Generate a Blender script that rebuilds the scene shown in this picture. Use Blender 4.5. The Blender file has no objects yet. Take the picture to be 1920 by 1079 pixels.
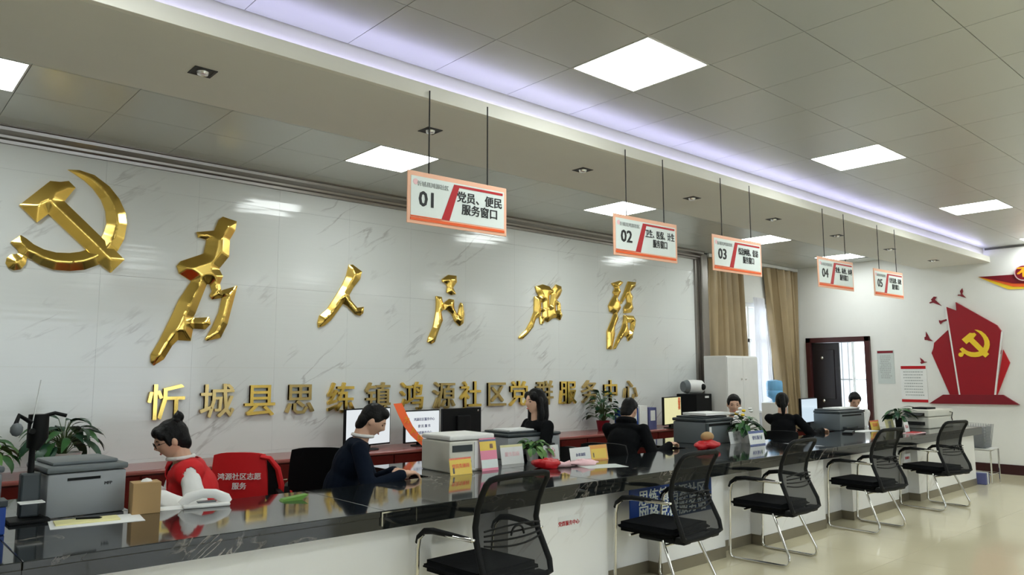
import bpy, bmesh, math, random
from mathutils import Vector, Matrix, Euler, noise
random.seed(7)
sc = bpy.context.scene
COL = sc.collection
PI = math.pi
R = math.radians
# ------------------------------------------------------------------ camera
cam_d = bpy.data.cameras.new('camera')
cam = bpy.data.objects.new('camera', cam_d); COL.objects.link(cam)
cam_d.sensor_fit = 'HORIZONTAL'; cam_d.sensor_width = 36.0
cam_d.lens = 36.0 * 1418.04 / 1920.0
cam_d.clip_start = 0.05; cam_d.clip_end = 100
_yaw, _pit, _rol = R(41.6637), R(6.5002), R(-0.0715)
_f = Vector((math.sin(_yaw)*math.cos(_pit), math.cos(_yaw)*math.cos(_pit), math.sin(_pit)))
_r = Vector((math.cos(_yaw), -math.sin(_yaw), 0)); _u = _r.cross(_f)
_r2 = math.cos(_rol)*_r + math.sin(_rol)*_u; _u2 = -math.sin(_rol)*_r + math.cos(_rol)*_u
cam.matrix_world = Matrix(((_r2.x, _u2.x, -_f.x, 0), (_r2.y, _u2.y, -_f.y, 0), (_r2.z, _u2.z, -_f.z, 1.55), (0, 0, 0, 1)))
sc.camera = cam
# ------------------------------------------------------------------ world, exposure
wd = bpy.data.worlds.new('world'); sc.world = wd; wd.use_nodes = True
wn = wd.node_tree.nodes; wl = wd.node_tree.links
wn['Background'].inputs[0].default_value = (0.80, 0.90, 1.0, 1)
wn['Background'].inputs[1].default_value = 5.0
sc.view_settings.view_transform = 'Standard'; sc.view_settings.look = 'None'
sc.view_settings.gamma = 1.0; sc.view_settings.use_curve_mapping = False
sc.view_settings.exposure = 0.15
PANEL_E = 17.0
COVE_E = 7.5
# ------------------------------------------------------------------ materials
def mat(name, col, rough=0.5, metal=0.0, emit=0.0, ecol=None, var=0.06, scale=6.0, bump=0.0, bscale=40.0, trans=0.0, alpha=1.0, coat=0.0, spec=0.5, ior=1.45, sub=0.0):
    m = bpy.data.materials.new(name); m.use_nodes = True
    nt = m.node_tree; b = nt.nodes['Principled BSDF']
    c = (*col, 1)
    b.inputs['Base Color'].default_value = c
    b.inputs['Roughness'].default_value = rough; b.inputs['Metallic'].default_value = metal
    b.inputs['Specular IOR Level'].default_value = spec; b.inputs['IOR'].default_value = ior
    b.inputs['Coat Weight'].default_value = coat; b.inputs['Coat Roughness'].default_value = 0.06
    b.inputs['Transmission Weight'].default_value = trans; b.inputs['Alpha'].default_value = alpha
    b.inputs['Subsurface Weight'].default_value = sub
    tc = nt.nodes.new('ShaderNodeTexCoord')
    if var > 0:
        nz = nt.nodes.new('ShaderNodeTexNoise'); nz.inputs['Scale'].default_value = scale; nz.inputs['Detail'].default_value = 3
        nt.links.new(tc.outputs['Object'], nz.inputs['Vector'])
        mx = nt.nodes.new('ShaderNodeMix'); mx.data_type = 'RGBA'
        mx.inputs[6].default_value = (*[x*(1-var) for x in col], 1); mx.inputs[7].default_value = (*[min(1, x*(1+var)) for x in col], 1)
        nt.links.new(nz.outputs['Fac'], mx.inputs[0]); nt.links.new(mx.outputs[2], b.inputs['Base Color'])
    if bump > 0:
        n2 = nt.nodes.new('ShaderNodeTexNoise'); n2.inputs['Scale'].default_value = bscale
        nt.links.new(tc.outputs['Object'], n2.inputs['Vector'])
        bp = nt.nodes.new('ShaderNodeBump'); bp.inputs['Strength'].default_value = bump; bp.inputs['Distance'].default_value = 0.01
        nt.links.new(n2.outputs['Fac'], bp.inputs['Height']); nt.links.new(bp.outputs['Normal'], b.inputs['Normal'])
    if emit > 0:
        b.inputs['Emission Color'].default_value = (*(ecol or col), 1); b.inputs['Emission Strength'].default_value = emit
    return m
def marble(name, base, vein, rough, vs=0.8, dark=False, width=0.035, bumpy=0.0, coat=0.0):
    m = bpy.data.materials.new(name); m.use_nodes = True
    nt = m.node_tree; N = nt.nodes; L = nt.links; b = N['Principled BSDF']
    b.inputs['Roughness'].default_value = rough
    geo = N.new('ShaderNodeNewGeometry')
    mp = N.new('ShaderNodeMapping'); mp.vector_type = 'TEXTURE'; mp.inputs['Rotation'].default_value = (0.1, R(-36), 0.1); mp.inputs['Scale'].default_value = (1.5/vs, 1/vs, (.28 if not dark else .6)/vs)
    L.new(geo.outputs['Position'], mp.inputs['Vector'])
    nz = N.new('ShaderNodeTexNoise'); nz.inputs['Scale'].default_value = 1.1 if not dark else 2.2; nz.inputs['Detail'].default_value = 8; nz.inputs['Distortion'].default_value = 0.25 if not dark else 1.6
    L.new(mp.outputs[0], nz.inputs['Vector'])
    a = N.new('ShaderNodeMath'); a.operation = 'SUBTRACT'; a.inputs[1].default_value = 0.5; L.new(nz.outputs['Fac'], a.inputs[0])
    ab = N.new('ShaderNodeMath'); ab.operation = 'ABSOLUTE'; L.new(a.outputs[0], ab.inputs[0])
    rp = N.new('ShaderNodeMapRange'); rp.inputs[1].default_value = 0; rp.inputs[2].default_value = width; rp.inputs[3].default_value = 1; rp.inputs[4].default_value = 0
    L.new(ab.outputs[0], rp.inputs[0])
    n2 = N.new('ShaderNodeTexNoise'); n2.inputs['Scale'].default_value = 1.7; n2.inputs['Detail'].default_value = 2; L.new(geo.outputs['Position'], n2.inputs['Vector'])
    r2 = N.new('ShaderNodeMapRange'); r2.inputs[1].default_value = 0.53; r2.inputs[2].default_value = 0.70; L.new(n2.outputs['Fac'], r2.inputs[0])
    mu = N.new('ShaderNodeMath'); mu.operation = 'MULTIPLY'; L.new(rp.outputs[0], mu.inputs[0]); L.new(r2.outputs[0], mu.inputs[1])
    mx = N.new('ShaderNodeMix'); mx.data_type = 'RGBA'; mx.inputs[6].default_value = (*base, 1); mx.inputs[7].default_value = (*vein, 1)
    L.new(mu.outputs[0], mx.inputs[0]); L.new(mx.outputs[2], b.inputs['Base Color'])
    b.inputs['Coat Weight'].default_value = coat; b.inputs['Coat Roughness'].default_value = 0.04
    if bumpy > 0:
        mp2 = N.new('ShaderNodeMapping'); mp2.inputs['Scale'].default_value = (1.5, 1.5, 26); L.new(geo.outputs['Position'], mp2.inputs['Vector'])
        n3 = N.new('ShaderNodeTexNoise'); n3.inputs['Scale'].default_value = 1.0; n3.inputs['Detail'].default_value = 1; L.new(mp2.outputs[0], n3.inputs['Vector'])
        bp = N.new('ShaderNodeBump'); bp.inputs['Strength'].default_value = bumpy; bp.inputs['Distance'].default_value = 0.004
        L.new(n3.outputs['Fac'], bp.inputs['Height']); L.new(bp.outputs['Normal'], b.inputs['Normal'])
    return m
M = {}
def mk(k, *a, **kw): M[k] = mat(k, *a, **kw)
M['wall_marble'] = marble('wall_marble', (0.74, 0.76, 0.74), (0.50, 0.50, 0.485), 0.11, 1.2, width=0.022, bumpy=0.25)
M['front_marble'] = marble('front_marble', (0.88, 0.88, 0.87), (0.66, 0.63, 0.6), 0.16, 0.9, width=0.014)
M['black_marble'] = marble('black_marble', (0.010, 0.012, 0.013), (0.42, 0.37, 0.32), 0.07, 1.6, True, width=0.02, coat=0.3)
mk('floor_tile', (0.66, 0.60, 0.42), 0.10, var=0.05, scale=1.5)
mk('grout', (0.50, 0.46, 0.33), 0.8)
mk('plaster', (0.80, 0.80, 0.77), 0.75, var=0.02)
mk('beam_paint', (0.74, 0.73, 0.67), 0.6, var=0.02)
mk('fascia_paint', (0.82, 0.80, 0.72), 0.55, var=0.02)
mk('ceil_metal', (0.56, 0.575, 0.545), 0.36, metal=0.45, var=0.03, scale=0.8)
mk('joint', (0.12, 0.12, 0.11), 0.7)
mk('steel', (0.30, 0.28, 0.26), 0.34, metal=1.0, var=0.1, scale=2)
mk('chrome', (0.72, 0.71, 0.68), 0.12, metal=1.0)
mk('gold', (0.95, 0.65, 0.17), 0.18, metal=1.0, var=0.08, scale=3)
mk('gold_dark', (0.62, 0.46, 0.2), 0.24, metal=1.0, var=0.1)
mk('black', (0.004, 0.0045, 0.005), 0.55, spec=0.22)
mk('black_cloth', (0.004, 0.0045, 0.0055), 0.9, bump=0.2, spec=0.15)
mk('net', (0.008, 0.009, 0.010), 0.7, alpha=0.82, spec=0.2)
mk('navy', (0.004, 0.008, 0.018), 0.9, bump=0.25, spec=0.15)
mk('white_cloth', (0.78, 0.78, 0.76), 0.8, bump=0.5, bscale=14)
mk('red_cloth', (0.62, 0.008, 0.012), 0.7, bump=0.35, bscale=12)
mk('skin', (0.66, 0.40, 0.28), 0.5, sub=0.0, var=0.05)
mk('hair', (0.003, 0.0028, 0.003), 0.5, bump=0.5, bscale=60, spec=0.25)
mk('eye', (0.015, 0.01, 0.01), 0.2)
mk('lip', (0.50, 0.15, 0.12), 0.45)
mk('white', (0.80, 0.80, 0.78), 0.4)
mk('paper', (0.82, 0.83, 0.82), 0.7)
mk('cream_plastic', (0.66, 0.65, 0.58), 0.4)
mk('grey_plastic', (0.27, 0.285, 0.30), 0.4)
mk('mid_grey', (0.13, 0.15, 0.16), 0.4)
mk('dark_grey', (0.035, 0.045, 0.05), 0.4)
mk('red_wood', (0.11, 0.012, 0.009), 0.25, var=0.2, scale=9)
mk('red_wood_top', (0.30, 0.09, 0.08), 0.2, var=0.1)
mk('door_wood', (0.055, 0.012, 0.012), 0.35, var=0.2, scale=9)
mk('door_leaf', (0.010, 0.006, 0.008), 0.3, var=0.2)
mk('curtain', (0.36, 0.27, 0.15), 0.38, var=0.15, scale=3, bump=0.1)
mk('sheer', (0.85, 0.85, 0.9), 0.7, alpha=0.75)
mk('glass', (0.9, 0.95, 0.95), 0.02, alpha=0.12, var=0)
mk('acrylic', (0.9, 0.92, 0.9), 0.05, alpha=0.07, var=0)
mk('water_blue', (0.20, 0.52, 0.85), 0.1, alpha=0.85)
mk('leaf', (0.025, 0.10, 0.022), 0.4, var=0.4, scale=8)
mk('leaf_pale', (0.10, 0.22, 0.05), 0.45, var=0.4, scale=8)
mk('leaf_dark', (0.010, 0.05, 0.022), 0.4, var=0.4, scale=8)
mk('stem', (0.06, 0.10, 0.03), 0.6)
mk('soil', (0.03, 0.02, 0.015), 0.9)
mk('pot_white', (0.72, 0.72, 0.70), 0.3)
mk('red', (0.48, 0.006, 0.012), 0.4)
mk('dark_red', (0.20, 0.004, 0.014), 0.45)
mk('deep_red', (0.30, 0.003, 0.012), 0.4)
mk('pink', (0.85, 0.22, 0.36), 0.6)
mk('pale_pink', (0.85, 0.55, 0.58), 0.6)
mk('orange', (0.85, 0.12, 0.02), 0.5)
mk('peach', (0.90, 0.50, 0.34), 0.5)
mk('yellow', (0.90, 0.62, 0.03), 0.5)
mk('amber', (0.85, 0.36, 0.01), 0.5)
mk('pale_yellow', (0.80, 0.76, 0.38), 0.6)
mk('pale_teal', (0.58, 0.63, 0.61), 0.4)
mk('sign_white', (0.76, 0.82, 0.80), 0.35)
mk('blue', (0.008, 0.05, 0.28), 0.45)
mk('deep_blue', (0.006, 0.03, 0.12), 0.45)
mk('violet_blue', (0.10, 0.11, 0.26), 0.5)
mk('kraft', (0.42, 0.27, 0.12), 0.75)
mk('ink', (0.012, 0.012, 0.014), 0.5)
mk('grey_ink', (0.42, 0.45, 0.44), 0.6)
mk('baseboard', (0.035, 0.006, 0.008), 0.3)
mk('skirt_metal', (0.27, 0.24, 0.18), 0.35, metal=0.5)
mk('green_pack', (0.12, 0.30, 0.03), 0.4)
mk('screen_white', (0.05, 0.05, 0.05), 0.15, emit=0.75, ecol=(0.88, 0.93, 0.96), var=0)
mk('screen_blue', (0.05, 0.05, 0.05), 0.15, emit=0.75, ecol=(0.72, 0.88, 1.0), var=0)
mk('screen_yellow', (0.05, 0.05, 0.05), 0.15, emit=0.75, ecol=(0.86, 0.82, 0.42), var=0)
mk('panel_light', (0.9, 0.9, 0.9), 0.5, emit=PANEL_E, ecol=(0.94, 1.0, 0.985), var=0)
mk('led', (0.9, 0.9, 0.9), 0.5, emit=COVE_E, ecol=(0.56, 0.54, 1.0), var=0)
mk('bulb', (0.8, 0.8, 0.8), 0.2, metal=0.9)
mk('wire', (0.45, 0.45, 0.43), 0.35, metal=0.8)
# ------------------------------------------------------------------ mesh helpers
class MB:
    def __init__(s): s.v = []; s.f = []; s.T = None
    def add(s, vs, fs, T=None):
        n = len(s.v); T = T or s.T
        s.v += [tuple(T @ Vector(v)) if T else tuple(v) for v in vs]
        s.f += [tuple(i+n for i in f) for f in fs]; return s
    def box(s, x0, x1, y0, y1, z0, z1, b=0.0, T=None):
        if b <= 0:
            return s.add([(x0,y0,z0),(x1,y0,z0),(x1,y1,z0),(x0,y1,z0),(x0,y0,z1),(x1,y0,z1),(x1,y1,z1),(x0,y1,z1)],
                  [(0,3,2,1),(4,5,6,7),(0,1,5,4),(1,2,6,5),(2,3,7,6),(3,0,4,7)], T)
        bm = bmesh.new(); bmesh.ops.create_cube(bm, size=1)
        for v in bm.verts: v.co = Vector(((x0+x1)/2+v.co.x*(x1-x0), (y0+y1)/2+v.co.y*(y1-y0), (z0+z1)/2+v.co.z*(z1-z0)))
        bmesh.ops.bevel(bm, geom=bm.edges[:], offset=min(b, (x1-x0)*.45, (y1-y0)*.45, (z1-z0)*.45), segments=2, affect='EDGES', profile=0.5)
        bm.verts.index_update(); s.add([v.co[:] for v in bm.verts], [[v.index for v in f.verts] for f in bm.faces], T); bm.free(); return s
    def tube(s, pts, r, n=8, T=None, close=False, flat=1.0):
        P = [Vector(p) for p in pts]; m = len(P); rs = r if isinstance(r, (list, tuple)) else [r]*m
        vs = []; up = None
        for i, p in enumerate(P):
            d = ((P[(i+1) % m] - P[i-1]) if close else (P[min(i+1, m-1)] - P[max(i-1, 0)])).normalized()
            if up is None:
                a = Vector((0,0,1)) if abs(d.z) < .9 else Vector((1,0,0)); up = d.cross(a).normalized()
            else: up = (up - d*up.dot(d)).normalized()
            w = d.cross(up)
            for k in range(n):
                t = 2*PI*k/n; vs.append(p + up*math.cos(t)*rs[i] + w*math.sin(t)*rs[i]*flat)
        fs = [(i*n+k, i*n+(k+1)%n, ((i+1)%m)*n+(k+1)%n, ((i+1)%m)*n+k) for i in range(m if close else m-1) for k in range(n)]
        if not close: fs += [tuple(range(n))[::-1], tuple((m-1)*n+k for k in range(n))]
        return s.add(vs, fs, T)
    def lathe(s, prof, n=20, c=(0,0,0), T=None):
        vs = []; m = len(prof)
        for r, z in prof:
            for k in range(n): vs.append((c[0]+r*math.cos(2*PI*k/n), c[1]+r*math.sin(2*PI*k/n), c[2]+z))
        fs = [(i*n+k, i*n+(k+1)%n, (i+1)*n+(k+1)%n, (i+1)*n+k) for i in range(m-1) for k in range(n)]
        fs += [tuple(range(n))[::-1], tuple((m-1)*n+k for k in range(n))]
        return s.add(vs, fs, T)
    def ell(s, c, r, T=None, n=16, Rm=None):
        vs = []; fs = []; h = n//2
        for i in range(h+1):
            for k in range(n):
                a = PI*(i+0.02 if i == 0 else (i-0.02 if i == h else i))/h; t = 2*PI*k/n
                v = Vector((r[0]*math.sin(a)*math.cos(t), r[1]*math.sin(a)*math.sin(t), r[2]*math.cos(a)))
                if Rm: v = Rm @ v
                vs.append(v+Vector(c))
        fs = [(i*n+k, (i+1)*n+k, (i+1)*n+(k+1)%n, i*n+(k+1)%n) for i in range(h) for k in range(n)]
        fs += [tuple(range(n)), tuple(h*n+k for k in range(n))[::-1]]
        return s.add(vs, fs, T)
    def cone(s, a, ra, b, rb, n=12):
        a = Vector(a); b = Vector(b); s.tube([a, b], [ra, rb], n); s.ell(a, (ra,)*3, n=n); s.ell(b, (rb,)*3, n=n); return s
    def prism(s, pts, d0, d1, axis='Y', T=None):
        n = len(pts)
        def P(a, b, d): return (a, d, b) if axis == 'Y' else ((d, a, b) if axis == 'X' else (a, b, d))
        vs = [P(a, b, d0) for a, b in pts]+[P(a, b, d1) for a, b in pts]
        fs = [tuple(range(n)), tuple(range(n, 2*n))[::-1]]+[(i, i+n, (i+1)%n+n, (i+1)%n) for i in range(n)]
        return s.add(vs, fs, T)
    def mesh(s, name):
        me = bpy.data.meshes.new(name); me.from_pydata(s.v, [], s.f); me.update()
        bm = bmesh.new(); bm.from_mesh(me); bmesh.ops.recalc_face_normals(bm, faces=bm.faces[:]); bm.to_mesh(me); bm.free(); return me
    def build(s, name, m, parent=None, smooth=False, loc=None, rz=0, **kw):
        return link(name, s.mesh(name), m, parent, smooth, loc, rz, **kw)
def link(name, me, m, parent=None, smooth=False, loc=None, rz=0, label=None, cat=None, group=None, kind=None):
    o = bpy.data.objects.new(name, me); COL.objects.link(o)
    if m and not me.materials: me.materials.append(M[m] if isinstance(m, str) else m)
    if smooth:
        for p in me.polygons: p.use_smooth = True
        try: me.set_sharp_from_angle(angle=R(smooth if smooth is not True else 45))
        except Exception: pass
    if parent: o.parent = parent
    if loc: o.location = loc
    if rz: o.rotation_euler = (0, 0, rz)
    return tag(o, label, cat, group, kind)
def tag(o, label=None, cat=None, group=None, kind=None):
    for k, v in (('label', label), ('category', cat), ('group', group), ('kind', kind)):
        if v: o[k] = v
    return o
def thing(name, label, cat, loc=(0,0,0), rz=0, group=None):
    o = bpy.data.objects.new(name, None); COL.objects.link(o); o.location = loc; o.rotation_euler = (0,0,rz); o.empty_display_size = .1
    return tag(o, label, cat, group)
def struct(name, mb, m, parent=None, **kw):
    o = mb.build(name, m, parent, **kw)
    if not parent: o['kind'] = 'structure'
    return o
def copy_tree(o, parent=None):
    c = o.copy(); COL.objects.link(c); c.parent = parent
    for ch in o.children: copy_tree(ch, c)
    return c
def relabel(o, l): o['label'] = l; return o
WORK = bpy.data.scenes.new('work')
def evaluate(o):                            # evaluated mesh of one object in a small scene of its own
    WORK.collection.objects.link(o); vl = WORK.view_layers[0]; vl.update()
    me = bpy.data.meshes.new_from_object(o.evaluated_get(vl.depsgraph)); bpy.data.objects.remove(o); return me
def from_curve(cu):
    me = evaluate(bpy.data.objects.new('tmp', cu)); me.materials.clear(); return me
def text_mesh(body, size, ext=0.001, bold=0.0,  bevel=0.0, align='CENTER', T=None, res=2, line=1.0, space=1.0):
    cu = bpy.data.curves.new('t', 'FONT'); cu.body = body; cu.size = size; cu.extrude = ext; cu.bevel_depth = bevel
    cu.bevel_resolution = 0; cu.align_x = align; cu.align_y = 'CENTER'; cu.resolution_u = res; cu.space_line = line; cu.space_character = space
    me = from_curve(cu)
    if bold > 0:                            # heavier strokes: the glyphs laid over themselves a stroke apart
        mb = MB(); V_ = [v.co.copy() for v in me.vertices]; F_ = [tuple(p.vertices) for p in me.polygons]
        for a, b, c in ((-bold, -bold*.6, 0), (bold, -bold*.6, .0004), (-bold, bold*.6, .0008), (bold, bold*.6, .0012)): mb.add([v+Vector((a, b, c)) for v in V_], F_)
        me = bpy.data.meshes.new('text'); me.from_pydata(mb.v, [], mb.f); me.update()
    if T: me.transform(T)
    return me
UP = Matrix.Rotation(PI/2, 4, 'X')          # text reads when seen from -Y
WX = Matrix.Rotation(-PI/2, 4, 'Z') @ UP    # text reads when seen from -X
def tx(x, y, z, base=UP): return Matrix.Translation((x, y, z)) @ base
def poly_relief(loops, depth, bevel):       # loops in (x, y): puffed metal sheet
    cu = bpy.data.curves.new('p', 'CURVE'); cu.dimensions = '2D'; cu.fill_mode = 'BOTH'
    for lp in loops:
        sp = cu.splines.new('POLY'); sp.points.add(len(lp)-1)
        for i, (a, b) in enumerate(lp): sp.points[i].co = (a, b, 0, 1)
        sp.use_cyclic_u = True
    cu.extrude = depth; cu.bevel_depth = bevel; cu.bevel_resolution = 1; cu.offset = -bevel*0.8
    return from_curve(cu)
def pillow(loops, base, slope, cap, step):  # metal relief whose height grows with the distance from its outline
    from mathutils.geometry import delaunay_2d_cdt
    segs = []; V2 = []; E2 = []
    for lp in loops:
        n0 = len(V2); pts = []
        for i in range(len(lp)):
            a = Vector(lp[i]); b = Vector(lp[(i+1) % len(lp)]); k = max(1, int((b-a).length/(step*1.3))); segs.append((a.x, a.y, b.x-a.x, b.y-a.y, (b-a).length_squared))
            pts += [a.lerp(b, q/k) for q in range(k)]
        V2 += pts; m = len(pts); E2 += [(n0+i, n0+(i+1) % m) for i in range(m)]
    nb = len(V2); xs = [v.x for v in V2]; ys = [v.y for v in V2]
    def dist(x, y):
        d = 9
        for ax, ay, dx, dy, L2 in segs:
            t = ((x-ax)*dx+(y-ay)*dy)/L2; t = 0 if t < 0 else (1 if t > 1 else t); ex = x-ax-t*dx; ey = y-ay-t*dy; q = ex*ex+ey*ey
            if q < d: d = q
        return math.sqrt(d)
    def inside(x, y):
        c = False
        for ax, ay, dx, dy, L2 in segs:
            if (ay > y) != (ay+dy > y) and x < ax+(y-ay)*dx/dy: c = not c
        return c
    y = min(ys); r = 0
    while y < max(ys):
        x = min(xs)+(step/2 if r % 2 else 0)
        while x < max(xs):
            if inside(x, y) and dist(x, y) > step*.55: V2.append(Vector((x, y)))
            x += step
        y += step*.87; r += 1
    vo, eo, fo, *_ = delaunay_2d_cdt(V2, E2, [], 0, 1e-6)
    fo = [f for f in fo if inside(sum(vo[i].x for i in f)/3, sum(vo[i].y for i in f)/3)]
    used = sorted({i for f in fo for i in f}); mp = {i: k for k, i in enumerate(used)}
    hs = [min(cap, slope*dist(vo[i].x, vo[i].y)) for i in used]
    vs = [(vo[i].x, vo[i].y, base+h) for i, h in zip(used, hs)]; fs = [tuple(mp[i] for i in f) for f in fo]
    cnt = {}
    for f in fs:
        for a, b in ((f[0], f[1]), (f[1], f[2]), (f[2], f[0])): cnt[(a, b)] = 1
    n = len(vs); bmap = {}
    for (a, b) in list(cnt):
        if (b, a) not in cnt:
            for q in (a, b):
                if q not in bmap: bmap[q] = len(vs); vs.append((vs[q][0], vs[q][1], 0))
            fs.append((b, a, bmap[a], bmap[b]))
    me = bpy.data.meshes.new('relief'); me.from_pydata(vs, [], fs); me.update(); return me
def join_meshes(name, mes):
    mb = MB()
    for me in mes: mb.add([v.co[:] for v in me.vertices], [tuple(p.vertices) for p in me.polygons])
    me = bpy.data.meshes.new(name); me.from_pydata(mb.v, [], mb.f); me.update(); return me
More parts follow.
